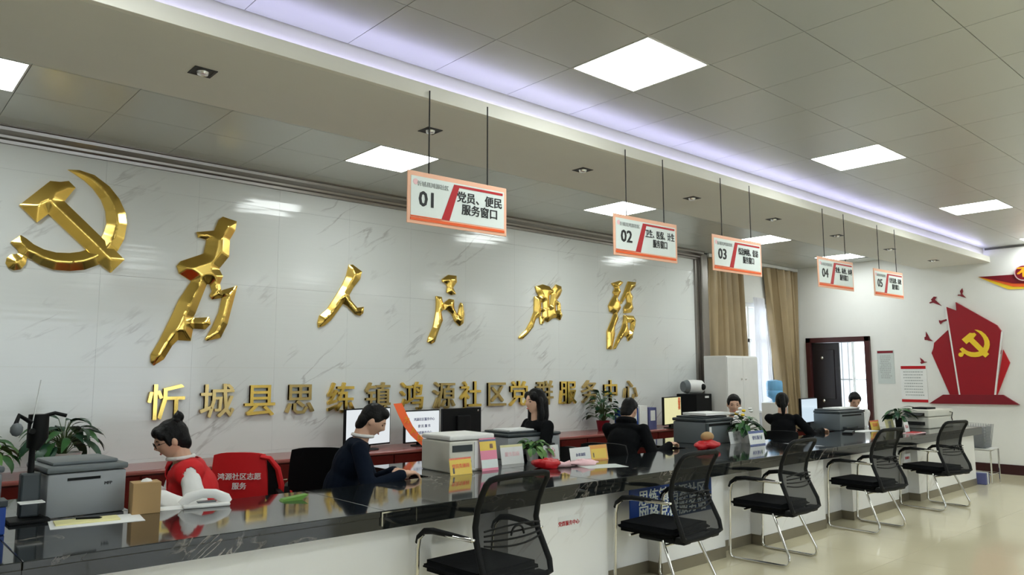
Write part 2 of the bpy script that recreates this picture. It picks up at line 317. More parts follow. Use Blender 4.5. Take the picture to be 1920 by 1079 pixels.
G={'sickle':[(1.348,3.276),(1.436,3.287),(1.552,3.264),(1.673,3.185),(1.757,3.088),(1.814,2.974),(1.832,2.865),(1.816,2.73),(1.772,2.626),(1.707,2.542),(1.614,2.479),(1.522,2.433),(1.411,2.413),(1.293,2.413),(1.194,2.445),(1.13,2.485),(1.1,2.492),(1.094,2.44),(1.063,2.395),(1.017,2.383),(0.978,2.399),(0.957,2.437),(0.961,2.478),(0.988,2.509),(1.042,2.522),(1.032,2.551),(0.978,2.606),(1.046,2.675),(1.09,2.649),(1.14,2.609),(1.213,2.576),(1.303,2.559),(1.403,2.565),(1.476,2.583),(1.549,2.618),(1.613,2.679),(1.652,2.765),(1.669,2.854),(1.655,2.962),(1.616,3.055),(1.549,3.143),(1.479,3.202),(1.401,3.248)],'hammer':[(1.018,2.917),(1.223,3.153),(1.295,3.157),(1.358,3.176),(1.412,3.126),(1.336,2.996),(1.639,2.72),(1.826,2.549),(1.724,2.425),(1.622,2.502),(1.521,2.609),(1.226,2.874),(1.151,2.791)],'wei':[[(2.673,3.052),(2.809,3.025),(2.797,2.933),(2.749,2.837),(2.748,2.672),(2.658,2.545),(2.697,2.475),(2.671,2.399),(2.688,2.341),(2.841,2.397),(2.791,2.171),(2.76,2.023),(2.7,1.89),(2.573,1.857),(2.558,1.871),(2.624,2.003),(2.675,2.136),(2.699,2.269),(2.606,2.248),(2.583,2.283),(2.602,2.328),(2.578,2.392),(2.55,2.389),(2.5,2.241),(2.457,2.11),(2.438,2.066),(2.585,2.08),(2.602,2.016),(2.554,1.964),(2.442,1.967),(2.427,1.853),(2.311,1.857),(2.267,1.807),(2.2,1.682),(2.118,1.626),(2.091,1.653),(2.088,1.721),(2.153,1.846),(2.235,2.043),(2.307,2.229),(2.408,2.407),(2.296,2.469),(2.272,2.538),(2.304,2.584),(2.509,2.677),(2.526,2.767),(2.531,2.811),(2.452,2.824),(2.436,2.873),(2.599,2.908),(2.638,3.018)]],'ren':[[(4.046,2.714),(4.086,2.723),(4.203,2.656),(4.182,2.572),(4.104,2.474),(4.055,2.389),(4.073,2.339),(4.155,2.258),(4.236,2.273),(4.232,2.206),(4.192,2.173),(4.134,2.186),(4.041,2.267),(3.984,2.293),(3.931,2.22),(3.846,2.107),(3.772,2.049),(3.708,2.027),(3.697,2.071),(3.715,2.15),(3.799,2.223),(3.883,2.347),(3.968,2.484),(4.016,2.589)]],'min':[[(5.286,2.663),(5.375,2.721),(5.495,2.72),(5.502,2.646),(5.447,2.574),(5.49,2.498),(5.419,2.482),(5.356,2.511),(5.363,2.579),(5.348,2.612),(5.293,2.63)],[(5.199,2.456),(5.281,2.45),(5.296,2.384),(5.324,2.319),(5.276,2.272),(5.298,2.173),(5.245,2.06),(5.186,1.916),(5.14,1.893),(5.086,1.913),(5.099,1.968),(5.164,2.09),(5.202,2.268),(5.207,2.378)],[(5.303,2.34),(5.323,2.386),(5.392,2.435),(5.462,2.428),(5.463,2.326),(5.52,2.239),(5.548,2.354),(5.569,2.401),(5.598,2.38),(5.62,2.267),(5.606,2.153),(5.55,2.117),(5.479,2.17),(5.436,2.258),(5.366,2.299),(5.31,2.301)]],'fu':[[(6.804,2.69),(6.935,2.728),(7.06,2.709),(7.107,2.667),(7.187,2.747),(7.284,2.726),(7.299,2.67),(7.266,2.61),(7.201,2.537),(7.265,2.495),(7.28,2.382),(7.303,2.337),(7.262,2.267),(7.183,2.297),(7.119,2.283),(7.024,2.228),(6.962,2.253),(6.946,2.208),(6.893,2.195),(6.878,2.294),(6.809,2.268),(6.763,2.156),(6.658,2.054),(6.569,1.992),(6.511,1.995),(6.511,2.017),(6.629,2.107),(6.719,2.231),(6.779,2.355),(6.788,2.555),(6.872,2.572),(6.827,2.625)],[(6.905,2.485),(6.941,2.492),(6.948,2.409),(6.905,2.401)],[(7.059,2.59),(7.098,2.615),(7.076,2.461),(7.05,2.448)],[(7.172,2.467),(7.216,2.475),(7.219,2.401),(7.177,2.388)],[(6.894,2.361),(6.932,2.358),(6.935,2.297),(6.904,2.295)]],'wu':[[(8.325,2.854),(8.513,2.906),(8.588,2.887),(8.492,2.817),(8.527,2.745),(8.449,2.641),(8.504,2.57),(8.521,2.51),(8.444,2.419),(8.461,2.346),(8.383,2.221),(8.381,2.123),(8.341,2.001),(8.301,1.891),(8.211,1.896),(8.217,2.154),(8.311,2.303),(8.369,2.415),(8.278,2.435),(8.252,2.519),(8.319,2.608),(8.395,2.687),(8.358,2.721),(8.406,2.786)],[(8.704,2.909),(8.88,2.91),(8.858,2.845),(8.748,2.761),(8.805,2.689),(8.783,2.613),(8.809,2.513),(8.749,2.448),(8.595,2.427),(8.597,2.514),(8.676,2.593),(8.65,2.692),(8.541,2.56),(8.504,2.57),(8.603,2.726)],[(8.594,2.402),(8.806,2.4),(8.862,2.34),(8.84,2.239),(8.799,2.162),(8.776,2.075),(8.679,2.022),(8.643,2.095),(8.576,2.093),(8.489,2.017),(8.394,1.905),(8.338,1.898),(8.435,2.064),(8.532,2.202),(8.572,2.278)],[(8.667,2.294),(8.754,2.298),(8.731,2.185),(8.683,2.171)]],'mon_c':[(4.506,2.63),(4.361,2.559),(4.364,2.699),(3.801,2.296),(3.745,2.196),(3.772,1.886),(3.906,1.206),(4.383,1.196),(4.49,2.255)],'mon_l':[(4.514,2.252),(4.735,2.049),(4.753,1.955),(4.785,1.88),(4.546,1.193),(4.403,1.196)],'mon_r':[(3.745,1.912),(3.666,1.708),(3.872,1.206),(3.891,1.206)],'mon_b':[(4.639,1.2),(3.786,1.213),(3.576,1.066),(4.859,1.05)],'birds':[[(4.328,2.823),(4.286,2.816),(4.299,2.877),(4.263,2.92),(4.254,2.873),(4.269,2.828),(4.215,2.758),(4.28,2.786),(4.304,2.802),(4.337,2.805)],[(4.774,2.724),(4.729,2.744),(4.745,2.77),(4.698,2.818),(4.655,2.811),(4.683,2.765),(4.586,2.654),(4.679,2.698),(4.713,2.716),(4.766,2.708)],[(4.643,2.422),(4.609,2.411),(4.53,2.434),(4.514,2.409),(4.584,2.39),(4.621,2.351),(4.64,2.384)],[(4.883,2.148),(4.861,2.157),(4.853,2.237),(4.824,2.175),(4.801,2.117),(4.751,2.077),(4.812,2.087),(4.846,2.1),(4.882,2.101)],[(4.975,1.732),(4.957,1.742),(4.974,1.808),(4.928,1.77),(4.912,1.741),(4.864,1.737),(4.922,1.718),(4.959,1.704)]],'msick':[(4.115,2.238),(4.072,2.234),(4.019,2.21),(3.968,2.161),(3.936,2.107),(3.917,2.048),(3.915,1.995),(3.929,1.933),(3.954,1.886),(3.988,1.85),(4.034,1.824),(4.081,1.807),(4.135,1.802),(4.194,1.809),(4.244,1.831),(4.274,1.856),(4.29,1.861),(4.297,1.835),(4.317,1.812),(4.342,1.809),(4.363,1.82),(4.372,1.841),(4.367,1.863),(4.35,1.878),(4.319,1.881),(4.323,1.897),(4.349,1.93),(4.307,1.961),(4.285,1.944),(4.261,1.92),(4.226,1.897),(4.18,1.883),(4.13,1.879),(4.094,1.884),(4.057,1.896),(4.024,1.922),(4.001,1.961),(3.988,2.003),(3.988,2.056),(4.001,2.104),(4.027,2.152),(4.056,2.188),(4.091,2.219)],'mham':[(4.306,2.09),(4.184,2.191),(4.148,2.185),(4.116,2.188),(4.092,2.158),(4.137,2.101),(4.009,1.94),(3.934,1.846),(3.987,1.792),(4.029,1.835),(4.07,1.894),(4.2,2.049),(4.244,2.013)],'ban_r':[(4.019,3.082),(3.507,3.071),(3.177,3.046),(3.187,2.903),(3.542,2.935)],'ban_o':[(4.019,3.082),(3.684,3.018),(3.411,2.923),(3.187,2.903),(3.19,2.854),(3.545,2.885),(3.742,2.969)],'ban_y':[(4.023,3.081),(3.808,3.014),(3.545,2.897),(3.19,2.862),(3.192,2.836),(3.615,2.848),(3.712,2.9),(3.878,2.997)],'ban_c':[(3.387,3.086),(3.378,3.228)]}# ------------------------------------------------------------------ the room
CZ = 3.53
fl = struct('floor', MB().box(-4.2, 16.6, -5.2, 8.5, -0.12, -0.006), 'grout')
tile = MB().box(0.0007, 0.7993, 0.0007, 0.7993, -0.006, 0.0, 0.0).mesh('tile')
for i in range(3, 17):
    for j in range(-1, 6):
        x, y = i*0.8+0.35, j*0.8-0.45
        if x+.8 > 13.61: continue
        link('floor_tile', tile, 'floor_tile', fl, loc=(x, y, 0))
mb = MB()
for (x0, x1, y0, y1) in ((-4.2, 2.75, -5.2, 7.4), (2.75, 13.6, -5.2, -1.25), (2.75, 13.6, 4.35, 7.4), (13.15, 13.6, -1.25, 4.35)): mb.box(x0, x1, y0, y1, -0.006, 0)
mb.build('floor_tile', 'floor_tile', fl, kind='stuff')
# marble clad back wall
wb = struct('wall_back', MB().box(-4.2, 10.50, 7.212, 7.4, 0, 3.6), 'grout')
pid = 0
for i in range(0, 14):
    for j in range(0, 5):
        x0 = -0.75+i*0.8; x1 = min(x0+0.799, 10.48); z0 = 0.01+j*0.8; z1 = min(z0+0.799, 3.5)
        if x1-x0 < .05 or z1-z0 < .05: continue
        MB().box(x0, x1, 7.2, 7.212, z0, z1).build('marble_panel', 'wall_marble', wb)
MB().box(-4.2, -0.752, 7.2, 7.212, 0, 3.5).build('marble_panel', 'wall_marble', wb, kind='stuff')
# window part of the back wall
ww = MB()
ww.box(10.50, 11.45, 7.2, 7.4, 0, 3.6).box(12.75, 13.8, 7.2, 7.4, 0, 3.6).box(11.45, 12.75, 7.2, 7.4, 2.80, 3.6).box(11.45, 12.75, 7.2, 7.4, 0, 0.9)
struct('wall_window', ww, 'plaster')
w = struct('window_1', MB().box(11.45, 12.75, 7.24, 7.29, 2.73, 2.80).box(11.45, 12.75, 7.24, 7.29, 0.9, 0.97).box(11.45, 11.52, 7.24, 7.29, .97, 2.73).box(12.68, 12.75, 7.24, 7.29, .97, 2.73), 'white')
MB().box(12.02, 12.08, 7.235, 7.28, .97, 2.73).build('mullion', 'white', w)
MB().box(11.52, 12.68, 7.235, 7.28, 2.10, 2.16).build('transom', 'white', w)
for a, b_ in ((11.52, 12.02), (12.08, 12.68)):
    for c, d in ((.97, 2.10), (2.16, 2.73)): MB().box(a, b_, 7.262, 7.266, c, d).build('pane', 'glass', w)
MB().box(11.40, 12.80, 7.12, 7.22, 0.86, 0.90, .008).build('sill', 'white', w)
# far wall with doorway
wf = MB()
wf.box(13.6, 13.8, 6.93, 7.4, 0, 3.6).box(13.6, 13.8, 5.80, 6.93, 2.18, 3.6).box(13.6, 13.8, -5.2, 5.80, 0, 3.6)
struct('wall_far', wf, 'plaster')
struct('wall_left', MB().box(-4.2, -4.0, -5.2, 7.4, 0, 3.6), 'plaster')
wo = MB(); wo.box(-4.2, 1.6, -5.2, -5.0, 0, 3.6).box(6.8, 13.8, -5.2, -5.0, 0, 3.6).box(1.6, 6.8, -5.2, -5.0, 0, 0.5).box(1.6, 6.8, -5.2, -5.0, 2.9, 3.6)
struct('wall_front', wo, 'plaster')
w2 = struct('window_2', MB().box(1.6, 6.8, -5.12, -5.06, 2.84, 2.9).box(1.6, 6.8, -5.12, -5.06, .5, .56).box(1.6, 1.66, -5.12, -5.06, .56, 2.84).box(6.74, 6.8, -5.12, -5.06, .56, 2.84), 'white')
for k in range(1, 4): MB().box(1.6+1.3*k-.03, 1.6+1.3*k+.03, -5.12, -5.06, .56, 2.84).build('mullion', 'white', w2)
for k in range(4): MB().box(1.63+1.3*k+.03, 1.57+1.3*(k+1), -5.09, -5.085, .56, 2.84).build('pane', 'glass', w2)
slat = MB().box(-2.56, 2.56, -0.022, 0.022, -0.0012, 0.0012, T=Matrix.Rotation(R(28), 4, 'X')).mesh('slat')
bl = thing('window_blind', 'white horizontal slat blind over the wide street window opposite the counter', 'blind', (4.2, -4.96, 0.55))
for k in range(28): link('slat', slat, 'white', bl, loc=(0, 0, 0.05+k*0.08))
MB().box(-2.6, 2.6, -.03, .03, 2.28, 2.34).build('head_rail', 'white', bl)
# room behind the doorway
rm = MB().box(13.8, 16.6, 4.9, 5.0, 0, 3.0).box(13.8, 16.6, 8.4, 8.5, 0, 3.0).box(13.8, 16.6, 5.0, 8.4, 2.9, 3.0).box(16.5, 16.6, 5.0, 6.7, 0, 2.9).box(16.5, 16.6, 8.1, 8.4, 0, 2.9).box(16.5, 16.6, 6.7, 8.1, 0, .5).box(16.5, 16.6, 6.7, 8.1, 2.4, 2.9)
struct('wall_passage', rm, 'plaster')
w3 = struct('window_3', MB().box(16.5, 16.56, 6.7, 8.1, 2.34, 2.4).box(16.5, 16.56, 6.7, 8.1, .5, .56).box(16.5, 16.56, 6.7, 6.76, .56, 2.34).box(16.5, 16.56, 8.04, 8.1, .56, 2.34).box(16.5, 16.56, 7.37, 7.43, .56, 2.34), 'white')
MB().box(16.53, 16.535, 6.76, 8.04, .56, 2.34).build('pane', 'glass', w3)
for k in range(9): MB().tube([(16.56, 6.83+k*.14, .56), (16.56, 6.83+k*.14, 2.34)], .009, 6).build('bar', 'wire', w3)
MB().box(16.55, 16.57, 6.76, 8.04, 1.4, 1.425).build('crossbar', 'wire', w3)
d = struct('door_1', MB().box(13.54, 13.82, 6.86, 6.95, 0, 2.20, .006).box(13.54, 13.82, 5.78, 5.87, 0, 2.20, .006).box(13.54, 13.82, 5.78, 6.95, 2.11, 2.20, .006), 'door_wood')
df = MB().box(13.60, 13.645, 6.36, 6.858, .01, 2.105)
lf = df.build('door_leaf', 'door_leaf', d)
for z0, z1 in ((.18, .95), (1.08, 1.98)): MB().box(13.585, 13.60, 6.44, 6.78, z0, z1, .006).build('door_panel', 'door_leaf', lf)
for z in (1.05, 1.83): MB().ell((13.575, 6.66, z), (.02, .03, .03)).build('door_stud', 'chrome', lf, smooth=True)
MB().box(13.95, 14.6, 5.90, 5.935, .01, 2.10).build('door_leaf', 'white', d, label='open leaf swung into the passage')
ps = MB()
prof = [(6.30+0.016*k, 13.98+0.03*math.sin(k*1.3)) for k in range(14)]
vs = [(x, y, z) for z in (0.15, 2.5) for (y, x) in prof]
ps.add(vs, [(i, i+1, i+15, i+14) for i in range(13)])
ps.build('door_curtain', 'sheer', None, smooth=True, label='white curtain hanging just inside the open dark doorway', cat='curtain')
# baseboards and trims
struct('baseboard_far', MB().box(13.58, 13.6, -5.0, 5.78, 0.0, 0.15, .003), 'baseboard')
cr = MB().prism([(7.21, 3.54), (7.03, 3.54), (7.03, 3.518), (7.05, 3.515), (7.055, 3.49), (7.12, 3.465), (7.125, 3.445), (7.16, 3.435), (7.165, 3.41), (7.21, 3.41)], -4.0, 10.48, 'X')
struct('trim_1', cr, 'steel')
struct('trim_2', MB().box(10.385, 10.48, 7.16, 7.215, 0, 3.41, .012).box(10.48, 10.66, 7.10, 7.215, 0, 3.52, .02), 'steel')
struct('shadow_line_trim', MB().box(13.575, 13.6, -5.0, 3.9, 3.50, 3.53), 'joint')  # dark strip standing in for the shadow line where wall meets ceiling
# ceilings: slab with joints, metal tiles below it
ce = struct('ceiling', MB().box(-4.2, 13.8, -5.2, 3.94, CZ+0.012, 3.75).box(-4.2, 13.8, 4.80, 7.4, CZ+0.012, 3.75), 'joint')
P1 = 0.6365; P2 = 0.65
lights_front = {(i, j) for i in (-4, 1, 6, 11, 16) for j in (0, -4, -8)}  # the two rows nearer the front wall are unseen, added to light the hall
def tmesh(a, b): return MB().box(0.002, a-0.002, 0.002, b-0.002, 0, 0.012).mesh('ceiling_tile')
t1 = tmesh(P1, P1)
Y0 = 3.285-P1      # row 0 spans Y0..3.285
for i in range(-5, 17):
    for j in range(-3, 2):
        if (i, j) in lights_front: continue
        x = 2.80+P1*i; y = Y0+P1*j
        if j == 1:
            MB().box(x+.002, min(x+P1-.002, 13.59), y+.002, 3.915, CZ, CZ+.012).build('ceiling_tile', 'ceil_metal', ce); continue
        if x+P1 > 13.6: MB().box(x+.002, 13.59, y+.002, y+P1-.002, CZ, CZ+.012).build('ceiling_tile', 'ceil_metal', ce)
        else: link('ceiling_tile', t1, 'ceil_metal', ce, loc=(x, y, CZ))
mb = MB()
for i in range(-11, 17):
    for j in range(-13, 2):
        if (i, j) in lights_front or (i >= -5 and j >= -3): continue
        x = 2.80+P1*i; y = Y0+P1*j
        mb.box(x+.002, min(x+P1-.002, 13.59), y+.002, y+(1.0 if j == 1 else P1-.002), CZ, CZ+.012)
mb.build('ceiling_tile', 'ceil_metal', ce, kind='stuff')
rear_cells = {-1, 4, 9, 14, 18}
t2 = tmesh(P2, P2); t3 = tmesh(P2, 0.20)
for i in range(-7, 20):
    x = .80+P2*i
    for j, y in ((0, 5.54), (1, 6.19), (2, 6.84), (-1, 4.89)):
        if j == 0 and i in rear_cells: continue
        if x+P2 > 13.6:
            MB().box(x+.002, 13.6, y+.002, y+(P2 if j < 2 else .35)-.002, CZ, CZ+.012).build('ceiling_tile', 'ceil_metal', ce); continue
        if j == 2: MB().box(x+.002, x+P2-.002, y+.002, 7.2, CZ, CZ+.012).build('ceiling_tile', 'ceil_metal', ce)
        else: link('ceiling_tile', t2, 'ceil_metal', ce, loc=(x, y, CZ))
# dropped beam with a light cove
bm_ = MB().box(-4.0, 13.6, 3.93, 4.88, 3.30, 3.54).box(-4.0, 13.6, 3.88, 3.93, 3.30, 3.345)
struct('trim_4', bm_, 'beam_paint')
struct('trim_5', MB().box(-4.0, 13.6, 3.84, 3.88, 3.30, 3.393, .002), 'fascia_paint')
tag(MB().box(-3.9, 13.5, 3.895, 3.92, 3.346, 3.384).build('cove_light_strip', 'led'), 'pale violet light strip lying hidden in the ceiling cove above the signs', 'light strip')
def panel(x, y, s, label):
    t = thing('ceiling_light', label, 'ceiling light', (x+s/2, y+s/2, CZ+.004), 0, 'square ceiling light panels')
    h = s/2-.004
    MB().box(-h, h, -h, -h+.012, -.006, .012).box(-h, h, h-.012, h, -.006, .012).box(-h, -h+.012, -h+.012, h-.012, -.006, .012).box(h-.012, h, -h+.012, h-.012, -.006, .012).build('frame', 'white', t)
    MB().box(-h+.012, h-.012, -h+.012, h-.012, -.003, .008).build('diffuser', 'panel_light', t)
fn = {1: 'largest bright square ceiling panel, nearest in the main ceiling', 6: 'second bright panel along the main ceiling, between the nearest and the far one', 11: 'third bright panel along the main ceiling, above the red monument', 16: 'last panel of the main ceiling, cut by the right edge of the photo', -4: 'main ceiling panel out of frame above the left of the counter'}
on = {-4: 'left', 1: 'second', 6: 'middle', 11: 'fourth', 16: 'right'}
for (i, j) in sorted(lights_front):
    panel(2.80+P1*i, Y0+P1*j, P1, fn[i] if j == 0 else '%s panel of the %s row, added out of frame to light the waiting hall' % (on[i], 'middle' if j == -4 else 'rearmost'))
rn = {-1: 'panel behind the beam cut by the left edge of the photo', 4: 'panel behind the beam just left of hanging sign 01', 9: 'panel behind the beam just above hanging sign 02', 14: 'panel behind the beam to the right of sign 03', 18: 'smallest panel behind the beam, above sign 04'}
for i in rear_cells: panel(.80+P2*i-(.1 if i == 18 else 0), 5.54, P2, 'bright square '+rn[i])
# spotlights in the beam
sp0 = thing('downlight', 'black square downlight in the beam, nearest the left edge', 'downlight', (1.47, 4.36, 3.30), 0, 'square downlights along the beam')
MB().box(-.065, .065, -.065, -.05, -.004, .004).box(-.065, .065, .05, .065, -.004, .004).box(-.065, -.05, -.05, .05, -.004, .004).box(.05, .065, -.05, .05, -.004, .004).build('trim_ring', 'ink', sp0)
MB().box(-.05, .05, -.05, .05, -.002, .0).build('recess', 'ink', sp0)
MB().lathe([(.012, -.022), (.03, -.018), (.036, -.003)], 16).build('lamp_head', 'bulb', sp0, smooth=True)
dl = ['second downlight of the beam, behind the left rod of sign 01', 'third downlight of the beam, between signs 01 and 02', 'fourth downlight of the beam, right of sign 02', 'fifth downlight of the beam, right of sign 03', 'sixth downlight of the beam, behind the rod of sign 04', 'seventh downlight of the beam, behind the rod of sign 05', 'eighth and farthest downlight of the beam']
for x, l in zip((3.09, 4.70, 6.30, 7.88, 9.44, 11.06, 12.7), dl):
    c = copy_tree(sp0); c.location.x = x; relabel(c, 'black square '+l)
# ------------------------------------------------------------------ gold emblem and characters on the marble wall
def wall_relief(name, loops, label, cat, depth=.022, bev=.02, grp=None, m='gold'):
    xs = [p[0] for l in loops for p in l]; zs = [p[1] for l in loops for p in l]; cx = sum(xs)/len(xs); cz = sum(zs)/len(zs)
    me = pillow([[(a-cx, b-cz) for a, b in l] for l in loops], depth, .55, bev, .014); me.transform(UP)
    return link(name, me, m, None, 35, (cx, 7.1995, cz), label=label, cat=cat, group=grp)
em = thing('party_emblem', 'large polished gold hammer and sickle emblem on the marble wall, top left', 'emblem', (1.4, 7.1995, 2.75))
for k, nm, dd in (('sickle', 'sickle', .02), ('hammer', 'hammer', .035)):
    me = pillow([[(a-1.4, b-2.75) for a, b in G[k]]], dd, .42, .2, .014); me.transform(UP); link(nm, me, 'gold', em, 35)
cal = [('wei', 'first and largest flowing gold calligraphy character, right of the emblem'), ('ren', 'second gold calligraphy character, a simple two-legged shape'), ('min', 'third gold calligraphy character, with a separate top dot'), ('fu', 'fourth gold calligraphy character, with a long leftward sweep'), ('wu', 'fifth and rightmost gold calligraphy character, tall and narrow')]
for k, l in cal: wall_relief('calligraphy_character', G[k], l, 'wall character', .022, .03 if k in ('fu', 'wu', 'min') else .05, 'gold calligraphy characters')
row = '忻城县思练镇鸿源社区党群服务中心'
rx = [2.237, 2.69, 3.103, 3.521, 3.983, 4.429, 4.874, 5.321, 5.718, 6.122, 6.495, 6.946, 7.385, 7.818, 8.253, 8.69]
where = ['above the bun of the woman in the red vest', 'just right of the first', 'third from the left', 'fourth from the left', 'fifth from the left, left of the first monitor', 'above the head of the man in navy', 'right above the orange ribbon', 'above the black monitor back', 'ninth from the left', 'tenth from the left', 'left of the long-haired woman', 'right of the long-haired woman', 'thirteenth from the left', 'fourteenth from the left', 'second from the right end, above the trailing plant', 'last at the right end of the row']
for i, ch in enumerate(row):
    me = text_mesh(ch, 0.335, 0.016, 0.004, 0.0, res=1); me.transform(UP)
    link('wall_character', me, 'gold_dark' if i % 2 else 'gold', None, False, (rx[i], 7.178, 1.275+0.0*i), label='small brass wall character %s, %s' % (ch, where[i]), cat='wall character', group='small brass characters in the lower row')
# ------------------------------------------------------------------ counter
X0, X1 = -3.0, 12.0
ct = thing('service_counter', 'long service counter clad in white marble with a glossy black marble top', 'counter', (0, 3.75, 0))
rec = [(2.70, 3.30), (4.26, 4.88), (5.76, 6.38), (7.56, 8.18), (9.37, 9.98)]
xs = X0
for a, b_ in rec+[(X1, None)]:
    MB().box(xs, a, 0, .14, 0.09, .70).build('front_panel', 'front_marble', ct)
    MB().box(xs+.002, a-.002, -.006, .13, 0, .088).build('kick_plate', 'skirt_metal', ct)
    if b_:
        MB().box(a, b_, .13, .17, 0.09, .70).build('recess_panel', 'front_marble', ct)
        MB().box(a, b_, .125, .165, 0, .09).build('kick_plate', 'skirt_metal', ct); xs = b_
MB().box(X0, X1, .17, .20, 0.0, .70).box(X1-.03, X1, .14, .80, 0, .70).build('carcass', 'front_marble', ct)
sx = X0
for nx in (-1.2, .62, 2.32, 4.1, 5.9, 7.7, 9.6, 12.08):
    MB().box(sx+.001, nx-.001, -.09, .87, .765, .80, .004).build('top_slab', 'black_marble', ct)
    MB().box(sx+.001, nx-.001, -.085, -.04, .70, .765).build('apron', 'black_marble', ct); sx = nx
MB().box(12.04, 12.075, -.04, .86, .70, .765).build('apron', 'black_marble', ct)
for xa, xb in ((-1.9, 1.28), (3.32, 4.62), (6.50, 7.62), (9.85, 11.10)):
    MB().box(xa, xb, .872, 1.75, .765, .80, .004).build('return_slab', 'black_marble', ct)
    MB().box(xa+.02, xb-.02, .90, 1.72, .72, .765).box(xa+.02, xa+.06, .9, 1.72, 0, .72).box(xb-.06, xb-.02, .9, 1.72, 0, .72).build('return_frame', 'red_wood', ct)
# back counter of red cupboards
bc = thing('back_counter', 'low row of red wooden cupboards with a pale top along the marble wall', 'cupboard', (0, 6.62, 0))
MB().box(-3.9, 10.12, -.03, .575, .745, .78, .012).build('worktop', 'red_wood_top', bc)
MB().box(-3.9, 10.10, .02, .575, .0, .745).build('body', 'red_wood', bc)
dr = MB().box(.004, .466, -.002, .02, .09, .735, .004).mesh('cupboard_door'); hm = MB().tube([(.19, -.002, .60), (.19, -.022, .60), (.28, -.022, .60), (.28, -.002, .60)], .005, 6).mesh('handle')
for k in range(29):
    o = link('cupboard_door', dr, 'red_wood', bc, loc=(-3.85+k*.479, 0, 0)); link('handle', hm, 'chrome', o)
# ------------------------------------------------------------------ visitor chairs
def sweep_back():
    prof = [(.44, -.300, .25), (.50, -.285, .255), (.58, -.248, .248), (.66, -.212, .240), (.73, -.20, .236), (.82, -.218, .236), (.90, -.252, .238), (.96, -.288, .238)]
    return prof
def visitor_chair(label, x, y, rz):
    t = thing('visitor_chair', label, 'chair', (x, y, 0), R(rz), 'black mesh visitor chairs at the counter')
    bm = bmesh.new(); bmesh.ops.create_cube(bm, size=1)
    for v in bm.verts: v.co = Vector((v.co.x*.50*(1 if v.co.y < 0 else .96), v.co.y*.50+.02, .455+v.co.z*.065))
    bmesh.ops.bevel(bm, geom=bm.edges[:], offset=.028, segments=3, affect='EDGES'); me = bpy.data.meshes.new('seat'); bm.to_mesh(me); bm.free()
    link('seat', me, 'black_cloth', t, 50)
    MB().box(-.2, .2, -.24, .1, .385, .42, .015).build('seat_base', 'black', t, 40)
    for s in (-1, 1):
        pts = [(s*.262, -.20, .665), (s*.285, -.08, .67), (s*.295, .08, .672), (s*.295, .16, .66), (s*.295, .205, .625), (s*.292, .225, .56), (s*.288, .235, .40), (s*.284, .245, .12), (s*.283, .248, .045), (s*.282, .235, .018), (s*.28, .20, .012), (s*.27, 0, .012), (s*.26, -.20, .012), (s*.257, -.242, .02), (s*.255, -.26, .05), (s*.25, -.255, .09), (s*.235, -.20, .21), (s*.215, -.13, .36), (s*.20, -.11, .40)]
        MB().tube(pts, .0115, 8).build('leg_frame', 'chrome', t, 50)
        MB().tube([(s*.262, -.17, .668), (s*.285, -.06, .676), (s*.295, .08, .68), (s*.296, .16, .668), (s*.296, .212, .63), (s*.294, .23, .595)], [.011, .014, .016, .016, .014, .011], 8, flat=1.2).build('armrest', 'black', t, 50)
    MB().tube([(-.27, .12, .415), (.27, .12, .415)], .009).tube([(-.215, -.13, .37), (.215, -.13, .37)], .009).build('crossbar', 'chrome', t, 50)
    P = sweep_back(); fr = MB()
    loop = [(-w, yy, z) for z, yy, w in P]+[(-.222, -.302, .984), (-.18, -.308, .993), (0, -.312, .996), (.18, -.308, .993), (.222, -.302, .984)]+[(w, yy, z) for z, yy, w in P[::-1]]+[(.2, -.292, .425), (0, -.30, .42), (-.2, -.292, .425)]
    fr.tube(loop, .015, 8, close=True, flat=1.3).build('back_frame', 'black', t, 50)
    nb = MB(); rows = [(P[0][0]-.015, P[0][1]-.008, .235)]+P+[(.988, -.304, .225)]; n = 11
    for z, yy, w in rows:
        for k in range(n): u = k/(n-1)*2-1; nb.v.append((u*w*.985, yy-.018*(1-u*u)-.002, z))
    for i in range(len(rows)-1):
        for k in range(n-1): nb.f.append((i*n+k, i*n+k+1, (i+1)*n+k+1, (i+1)*n+k))
    o = nb.build('back_mesh', 'net', t, True)
    # lumbar support of curved bars
    lb = MB()
    for k, z in enumerate((.635, .66, .685, .71)):
        lb.tube([(u*.215, -.235-.03*(1-u*u)-.012, z+.02*(1-u*u)*(k-1.5)*.6) for u in [q/6-1 for q in range(13)]], .0055, 6)
    lb.tube([(u*.05, -.285, .672+.05*math.sqrt(max(0, 1-u*u))) for u in [q/6-1 for q in range(13)]], .006, 6)
    lb.build('lumbar_support', 'black', t, 50)
    MB().box(-.235, -.14, -.30, -.22, .395, .445, .015).box(.14, .235, -.30, -.22, .395, .445, .015).box(-.14, .14, -.295, -.25, .40, .44, .012).build('back_bracket', 'black', t, 40)
    for s in (-1, 1): MB().ell((s*.262, -.212, .668), (.018, .012, .012), n=8).build('arm_joint', 'chrome', t, True)
    return t
vc = visitor_chair('black mesh visitor chair in the foreground, nearest, cut by the bottom edge', 2.85, 3.46, 3)
for l, x, y, rz in (('black mesh visitor chair in front of the blue sign', 4.56, 3.46, 4), ('black mesh visitor chair, third from the foreground, right of the blue sign', 6.05, 3.47, 3), ('black mesh visitor chair, fourth from the foreground', 7.90, 3.49, -4), ('black mesh visitor chair farthest away, by the end of the counter', 9.70, 3.48, -10)):
    c = copy_tree(vc); c.location = (x, y, 0); c.rotation_euler = (0, 0, R(rz)); relabel(c, l)
